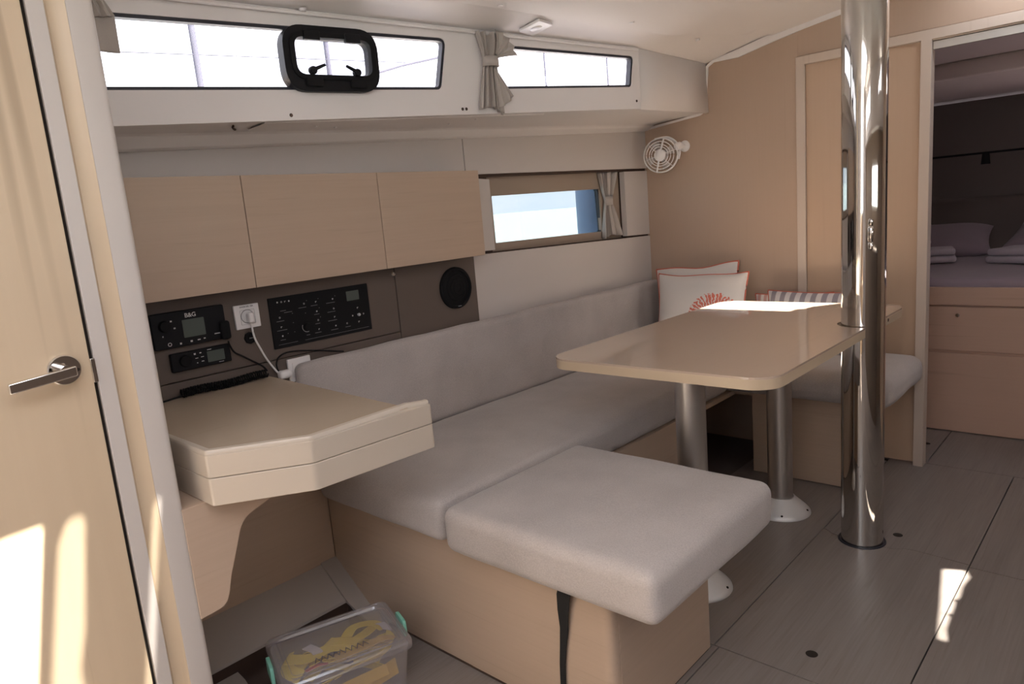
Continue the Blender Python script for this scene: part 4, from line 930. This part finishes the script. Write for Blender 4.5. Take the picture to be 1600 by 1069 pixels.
# ================================================================== CURTAINS
def curtain(name, label, F, top, mid, bot, wt, wm, wb, ct, cm, cb, npl, amp, seed, ruff=0, m='curtain', bandh=.020, group='tied back curtains', bandw=None):
    """F(u,z,d)->point. pleated cloth gathered by a band at height mid"""
    r_ = thing(name, label, 'curtain', F(ct, bot, 0), group=group)
    rnd = random.Random(seed); ph = [rnd.uniform(-.5, .5) for _ in range(40)]
    nu, nzv = 72, 30
    def width(z):
        if z >= mid: t = (z-mid)/(top-mid); return lerp(wm, wt, t**.8), lerp(cm, ct, t), t
        t = (mid-z)/(mid-bot); return lerp(wm, wb, t**.8), lerp(cm, cb, t), t
    bm = bmesh.new(); grid = []
    for j in range(nzv+1):
        z = lerp(top, bot, j/nzv); wd, cx, t = width(z); row = []
        for i in range(nu+1):
            s_ = i/nu
            q = s_*npl+.35*math.sin(s_*7+ph[3]*6)+ph[0]
            pa = amp*(.45+.55*t)
            d = .014+pa*math.sin(2*PI*q)+pa*.35*math.sin(2*PI*q*2.3+ph[1]*9)
            u = cx+(s_-.5)*wd+pa*.35*math.cos(2*PI*q*1.1)
            zz = z
            if j > nzv-4: zz += .010*math.sin(s_*5+ph[2]*9)*(j-nzv+4)/4-(s_-.5)*.02*(1 if seed % 2 else -1)*(j-nzv+4)/4
            if ruff and z > mid: d += ruff*t*(1-t)*4*(.5+.5*math.sin(2*PI*q*.5)); 
            row.append(bm.verts.new(F(u, zz, max(.003, d))))
        grid.append(row)
    for a, b2 in zip(grid, grid[1:]):
        for i in range(nu): bm.faces.new((a[i], a[i+1], b2[i+1], b2[i]))
    o = obj('cloth', bm, m, r_); o.modifiers.new('s', 'SOLIDIFY').thickness = .0012
    bw = (bandw or wm)*.58
    pts = [(bw*math.cos(2*PI*k/24), .018+(.020)*math.sin(2*PI*k/24)) for k in range(24)]
    bm = bmesh.new(); A = [bm.verts.new(F(cm+x, mid+bandh, max(.001, y))) for x, y in pts]; B = [bm.verts.new(F(cm+x*1.03, mid-bandh, max(.001, y*1.03))) for x, y in pts]
    for k in range(24): bm.faces.new((A[k], A[(k+1) % 24], B[(k+1) % 24], B[k]))
    b3 = obj('tieback', bm, m, r_); b3.modifiers.new('s', 'SOLIDIFY').thickness = .0015
    return r_
Fc = lambda u, z, d: cs(u, z, d)
cu1 = curtain('curtain', 'grey curtain tied in a bow shape between the two coachroof windows', Fc, 1.792, 1.702, 1.553, .115, .050, .100, 1.125, 1.118, 1.110, 5, .014, 3, .012, bandh=.0155)
# flared upper lobe over the second window
def lobe():
    bm = bmesh.new(); g_ = []
    for j in range(13):
        t = j/12; row = []
        for i in range(13):
            s_ = i/12; rr_ = .015+.085*t; a = math.radians(lerp(88, 8, s_)); 
            u = 1.128+rr_*math.cos(a)*.92; z = 1.712+rr_*math.sin(a)*.86
            d = .030+.006*math.sin(s_*26+t*1.5)*(.4+t)+.012*t*(1-t)*4
            row.append(bm.verts.new(cs(u, z, d)))
        g_.append(row)
    for a, b2 in zip(g_, g_[1:]):
        for i in range(12): bm.faces.new((a[i], a[i+1], b2[i+1], b2[i]))
    return bm
o = obj('flared_fold', lobe(), 'curtain', cu1); o.modifiers.new('s', 'SOLIDIFY').thickness = .0012
def tail():
    bm = bmesh.new(); g_ = []
    for j in range(13):
        t = j/12; row = []
        for i in range(13):
            s_ = i/12; rr_ = .012+.125*t; a = math.radians(lerp(-92, -52, s_)); rl = rr_*(1-.12*s_)
            u = 1.122+rl*math.cos(a); z = 1.692+rl*math.sin(a)
            row.append(bm.verts.new(cs(u, z, .026+.005*math.sin(s_*17+2)*(.4+t))))
        g_.append(row)
    for a, b2 in zip(g_, g_[1:]):
        for i in range(12): bm.faces.new((a[i], a[i+1], b2[i+1], b2[i]))
    return bm
o = obj('flared_fold', tail(), 'curtain', cu1); o.modifiers.new('s', 'SOLIDIFY').thickness = .0012
# left curtain, half hidden by the partition
r_ = thing('curtain', 'grey curtain at the left end of the long window, cut off by the post', 'curtain', cs(-.02, 1.655), group='tied back curtains')
bm = bmesh.new(); g_ = []
for j in range(11):
    t = j/10; row = []
    for i in range(21):
        s_ = i/20; u = lerp(-.14, .036-.006*t, s_)+.004*t; z = lerp(1.737, 1.655, t)+(.012*(1-s_)*(t))*1
        if t < .3: z += .006*math.sin(s_*9)
        row.append(bm.verts.new(cs(u, z, .012+.003*math.sin(s_*20)+.004*t)))
    g_.append(row)
for a, b2 in zip(g_, g_[1:]):
    for i in range(20): bm.faces.new((a[i], a[i+1], b2[i+1], b2[i]))
o = obj('cloth', bm, 'curtain', r_); o.modifiers.new('s', 'SOLIDIFY').thickness = .0012
bm = bmesh.new(); g_ = []
for j in range(11):
    t = j/10; row = []
    for i in range(41):
        s_ = i/40; u = lerp(-.12, .012+.022*t, s_); z = lerp(1.79, 1.735-.012*(1-s_), t)
        row.append(bm.verts.new(cs(u, z, .020+.007*math.sin(s_*55+t*2))))
    g_.append(row)
for a, b2 in zip(g_, g_[1:]):
    for i in range(40): bm.faces.new((a[i], a[i+1], b2[i+1], b2[i]))
o = obj('gathers', bm, 'curtain', r_); o.modifiers.new('s', 'SOLIDIFY').thickness = .0012
Fh = lambda u, z, d: Vector((-2.050+d*.8, u, z))
curtain('curtain', 'small grey curtain tied back at the forward end of the hull window', Fh, 1.372, 1.236, 1.062, .165, .052, .175, 2.950, 2.945, 2.968, 5, .019, 6, 0, bandh=.022)

# ================================================================== FAN
Fp = Vector((-1.862, 3.165, 1.433)); fax = Vector((.42, -1, -.03)).normalized()
fn = thing('cabin_fan', 'small white cage fan on the bulkhead near the ceiling', 'fan', (-1.80, 3.26, 1.36))
fq = fax.to_track_quat('Z', 'Y')
def fpt(r, a, h): return Fp+fq@Vector((r*math.cos(a), r*math.sin(a), h))
def ring(r, h, rad, n=48): return tube([fpt(r, 2*PI*k/n, h) for k in range(n)], rad, 6, True, None, 0)
RF = .080
for r0, h in ((RF, .016), (.066, .030), (.051, .036), (.040, .040)): obj('cage_ring', ring(r0, h, .0022), 'white', fn)
bm = lathe([(RF+.001, -.022), (RF+.004, -.02), (RF+.004, .014), (RF, .016), (RF-.002, .014), (RF-.002, -.020), (RF+.001, -.022)], Fp, fax, 48); obj('shroud', bm, 'white', fn)
for k in range(6):
    a = PI/2-.25+k*PI/3
    obj('cage_spoke', tube([fpt(.028, a, .040), fpt(.050, a, .036), fpt(.066, a, .030), fpt(RF, a, .016)], .0045 if k in (0, 3) else .0016, 6, smooth=3), 'white', fn)
obj('hub', lathe([(0, .048), (.020, .046), (.028, .040), (.029, .030), (.029, -.03), (0, -.032)], Fp, fax, 32), 'white', fn)
for k in range(4):
    bm = bmesh.new(); a = k*PI/2+.4; R_ = []
    for rr_ in (.028, .045, .060, .070):
        R_.append([bm.verts.new(fpt(rr_, a-.32, -.010)), bm.verts.new(fpt(rr_, a, -.002)), bm.verts.new(fpt(rr_, a+.32, .010))])
    for p, q in zip(R_, R_[1:]):
        for i in range(2): bm.faces.new((p[i], p[i+1], q[i+1], q[i]))
    o = obj('blade', bm, 'panel', fn); o.modifiers.new('s', 'SOLIDIFY').thickness = .0015
obj('yoke', tube([fpt(RF+.004, 1.9, -.005), fpt(RF+.010, 1.1, -.012), fpt(RF+.014, .35, -.016), fpt(RF+.006, -.3, -.012)], .006, 8), 'white', fn)
arm = fpt(RF+.012, .4, -.014)
obj('pivot', lathe([(0, -.024), (.014, -.022), (.019, -.012), (.019, .012), (.014, .022), (0, .024)], arm, (0, 1, .2), 20), 'white', fn)
obj('wall_mount', lathe([(0, .05), (.010, .048), (.012, .012), (.026, .008), (.028, 0)], (arm.x+.002, YB-.0005, arm.z), (0, -1, 0), 24), 'white', fn)

# ================================================================== STORAGE BOX
ang = math.radians(-19); BX, BY = -1.555, .886
bx = thing('storage_box', 'clear plastic box with mint clips full of yellow straps on the floor', 'box', (BX, BY, .0005), (0, 0, ang))
def taper(hx0, hy0, hx1, hy1, z0, z1, r, th=.0022):
    bm = bmesh.new(); L_ = []
    for hx, hy, z in ((hx0, hy0, z0), (hx1, hy1, z1), (hx1-th, hy1-th, z1), (hx0-th, hy0-th, z0+th)):
        L_.append([bm.verts.new((x, y, z)) for x, y in rrect(-hx, hx, -hy, hy, r, 4)])
    for a, b2 in zip(L_, L_[1:]):
        n = len(a)
        for i in range(n): bm.faces.new((a[i], a[(i+1) % n], b2[(i+1) % n], b2[i]))
    bm.faces.new(L_[0][::-1]); bm.faces.new(L_[-1]); return bm
obj('tub', taper(.100, .145, .113, .160, 0, .128, .02), 'boxplastic', bx, local=True)
lid = obj('lid', taper(.122, .168, .119, .165, .146, .1465, .022), 'boxplastic', bx, local=True)
bpy.data.objects.remove(lid)
def lidmesh():
    bm = bmesh.new(); L_ = []
    for hx, hy, z, r in ((.123, .170, .126, .024), (.123, .170, .142, .024), (.119, .166, .147, .022), (.100, .145, .148, .018), (.096, .141, .1425, .016), (.092, .137, .1425, .016), (.088, .133, .1445, .015)):
        L_.append([bm.verts.new((x, y, z)) for x, y in rrect(-hx, hx, -hy, hy, r, 5)])
    for a, b2 in zip(L_, L_[1:]):
        n = len(a)
        for i in range(n): bm.faces.new((a[i], a[(i+1) % n], b2[(i+1) % n], b2[i]))
    bm.faces.new(L_[-1]); return bm
lid = obj('lid', lidmesh(), 'boxplastic', bx, local=True); lid.modifiers.new('s', 'SOLIDIFY').thickness = .0018
for z, hx, hy in ((.148, .108, .154), (.1455, .090, .135)):
    obj('lid_rib', tube([(x, y, z) for x, y in rrect(-hx, hx, -hy, hy, .018, 5)], .0010, 5, True, None, 0), 'boxplastic', lid, local=True)
for sgn in (1, -1):
    c_ = obj('clip', plate(rpoly([(-.036, .105), (.036, .105), (.032, .152), (-.032, .152)] , .010), [], (0, sgn*.180, 0), (sgn*-1, 0, 0), (0, 0, 1), .009), 'mint', bx, .0015, local=True)
bm = bmesh.new()
for k in range(9):     # zig-zag mark printed on the lid
    x0 = .066; y0 = -.075+k*.0155
    for a, b2 in (((x0, y0), (x0-.022, y0+.007)), ((x0-.022, y0+.007), (x0, y0+.0155))):
        cyl((a[0], a[1], .1452), (b2[0], b2[1], .1452), .0010, n=4, bm=bm)
obj('zigzag_print', bm, 'inkprint', lid, local=True)
def ribbon(pts, hw, m, nm, lab, cat='strap', grp='yellow straps in the clear box', tw=0):
    P = smoothpath([Vector(p) for p in pts], 8); bm = bmesh.new(); prev = None
    for i, p in enumerate(P):
        a = P[max(0, i-1)]; b2 = P[min(len(P)-1, i+1)]; t = (b2-a).normalized(); sd = t.cross(Vector((0, 0, 1)))
        if sd.length < .1: sd = Vector((1, 0, 0))
        sd.normalize(); sd = (sd*math.cos(tw+i*.05*tw)+Vector((0, 0, 1))*math.sin(tw+i*.05*tw)).normalized(); nn = t.cross(sd).normalized()*.0012
        q = [bm.verts.new(p-sd*hw-nn), bm.verts.new(p+sd*hw-nn), bm.verts.new(p+sd*hw+nn), bm.verts.new(p-sd*hw+nn)]
        if prev:
            for k in range(4): bm.faces.new((prev[k], prev[(k+1) % 4], q[(k+1) % 4], q[k]))
        else: bm.faces.new(q)
        prev = q
    bm.faces.new(prev[::-1]); return bm
rb = Matrix.Translation(Vector((BX, BY, 0))) @ Matrix.Rotation(ang, 4, 'Z')
def wr(pts, dx=-.022): return [rb @ Vector((p[0]+(dx if p[2] > .08 else 0), p[1], p[2])) for p in pts]
specs = [
    ([(.0, -.13, .128), (.03, -.08, .130), (.02, -.02, .131), (.05, .04, .130)], .022, .05, 'yellow strap pressed against the lid near the left end'),
    ([(.075, -.02, .128), (.07, .04, .131), (.06, .10, .130), (.05, .14, .120)], .018, .1, 'yellow strap under the zigzag print at the right'),
    ([(-.01, .03, .128), (-.04, .06, .130), (-.03, .11, .129), (.01, .13, .125)], .016, .1, 'yellow strap corner folded near the right end'),
    ([(-.02, -.02, .122), (.0, .01, .128), (.03, .05, .127)], .026, .15, 'folded yellow strap patch in the middle under the lid'),
    ([(.07, -.13, .03), (.08, -.04, .05), (.075, .05, .045), (.07, .13, .06)], .020, .9, 'yellow strap folded along the front of the clear box'),
    ([(.065, -.12, .075), (.075, 0, .085), (.07, .08, .09), (.05, .135, .10), (.02, .13, .11)], .018, .5, 'yellow strap curving to the right end of the clear box'),
    ([(.01, .02, .115), (-.01, .08, .118), (-.04, .12, .114), (-.05, .13, .10)], .018, .1, 'yellow strap loop at the back right of the clear box'),
    ([(.045, -.04, .112), (.035, .03, .117), (.04, .09, .115), (.045, .135, .105)], .017, .2, 'broad yellow strap lying flat under the lid'),
    ([(.06, -.11, .105), (.02, -.135, .112), (-.03, -.13, .11), (-.06, -.11, .095)], .018, .5, 'yellow strap bent round the left end of the clear box'),
    ([(.0, -.06, .10), (-.02, -.01, .108), (.0, .04, .106), (.03, .07, .10)], .024, .3, 'wide ochre strap in the middle of the clear box'),
    ([(.085, -.10, .055), (.088, .0, .065), (.086, .1, .07)], .014, 1.3, 'yellow strap edge pressed against the box front'),
    ([(.03, -.12, .03), (.0, .0, .05), (-.03, .12, .04), (-.07, .05, .06)], .03, .5, 'yellow strap bundle at the bottom of the clear box')]
for k, (pts, hw, tw, lab) in enumerate(specs):
    tag(obj('yellow_strap', ribbon(wr(pts), hw, 'yellow', '', '', tw=tw), 'ochre' if k % 3 == 1 else 'yellow'), lab, 'strap', 'yellow straps in the clear box')
rs = random.Random(5)
for k in range(9):
    x0 = rs.uniform(-.05, .07); y0 = rs.uniform(-.12, .06); z0 = rs.uniform(.05, .115)
    pts = [(x0, y0, z0), (x0+rs.uniform(-.03, .02), y0+.04, z0+.006), (x0+rs.uniform(-.03, .02), y0+.08, z0), (max(-.07, min(.075, x0+rs.uniform(-.05, .03))), min(.135, y0+.12), z0-.01)]
    tag(obj('yellow_strap', ribbon(wr(pts), .017, 'yellow', '', '', tw=rs.uniform(.1, .8)), 'yellow'), 'yellow strap tangled among the others inside the clear box', 'strap', 'yellow straps in the clear box')
tag(obj('red_tag', ribbon(wr([(.085, -.10, .132), (.08, -.07, .134), (.088, -.045, .134)]), .008, 'red', '', '', tw=.2), 'red'), 'small red tag beside the yellow straps in the box', 'tag')
tag(obj('white_label', ribbon(wr([(-.02, -.075, .133), (.01, -.06, .135), (.03, -.055, .134)]), .014, 'plaswhite', '', '', tw=.1), 'plaswhite'), 'white cloth label near the left end inside the box', 'label', 'white labels inside the box')
tag(obj('white_label', ribbon(wr([(-.01, .125, .133), (.01, .13, .136), (.035, .132, .134)]), .014, 'plaswhite', '', '', tw=.3), 'plaswhite'), 'white cloth label at the right end inside the box', 'label', 'white labels inside the box')

# ================================================================== OUTSIDE
GS2 = 'guardrail stanchions outside the windows'
for (x, y, r, lab) in ((-2.285, 1.100, .010, 'pale stanchion seen through the long window left of the portlight'), (-2.285, 1.590, .009, 'pale stanchion seen through the black portlight'), (-2.285, 2.84, .005, 'thin pale wire upright in the second window, left'), (-2.285, 3.375, .005, 'thin pale wire upright in the second window, right')):
    tag(obj('stanchion', cyl((x, y, 1.51), (x-.01, y, 2.3), r, n=12), 'rope'), lab, 'stanchion', GS2)
tag(obj('guard_wire', tube([(-2.285, .8, 1.77), (-2.285, 2.0, 1.845)], .0018, 6, smooth=0), 'rope'), 'thin guard wire crossing behind the black portlight', 'wire')
tag(obj('mooring_rope', tube([(-2.27, 1.1, 1.54), (-2.285, 1.79, 1.787), (-2.285, 2.155, 1.885), (-2.285, 2.6, 2.0)], .0065, 8, smooth=3), 'rope'), 'grey rope slanting up outside the long window', 'rope')
fd = thing('fender', 'blue fender hanging outside the hull window', 'fender', (-2.42, 3.36, .9))
obj('body', lathe([(0, 0), (.06, .03), (.105, .10), (.105, .62), (.06, .70), (.02, .73), (0, .73)], (-2.42, 3.36, .88), n=32), 'fender', fd)
obj('lanyard', tube([(-2.42, 3.36, 1.60), (-2.31, 3.36, 1.61)], .006, 6, smooth=0), 'rope', fd)
sea = bmesh.new()
for x0, x1, y0, y1 in ((-1500, -2.4, -1500, 1500), (1.4, 1500, -1500, 1500), (-2.4, 1.4, -1500, -2), (-2.4, 1.4, 7, 1500)):
    sea.faces.new([sea.verts.new((x, y, .2)) for x, y in ((x0, y0), (x1, y0), (x1, y1), (x0, y1))])
so_ = obj('sea', sea, 'sea'); tag(so_, 'pale turquoise sea stretching to the horizon outside', 'sea', None, 'stuff')
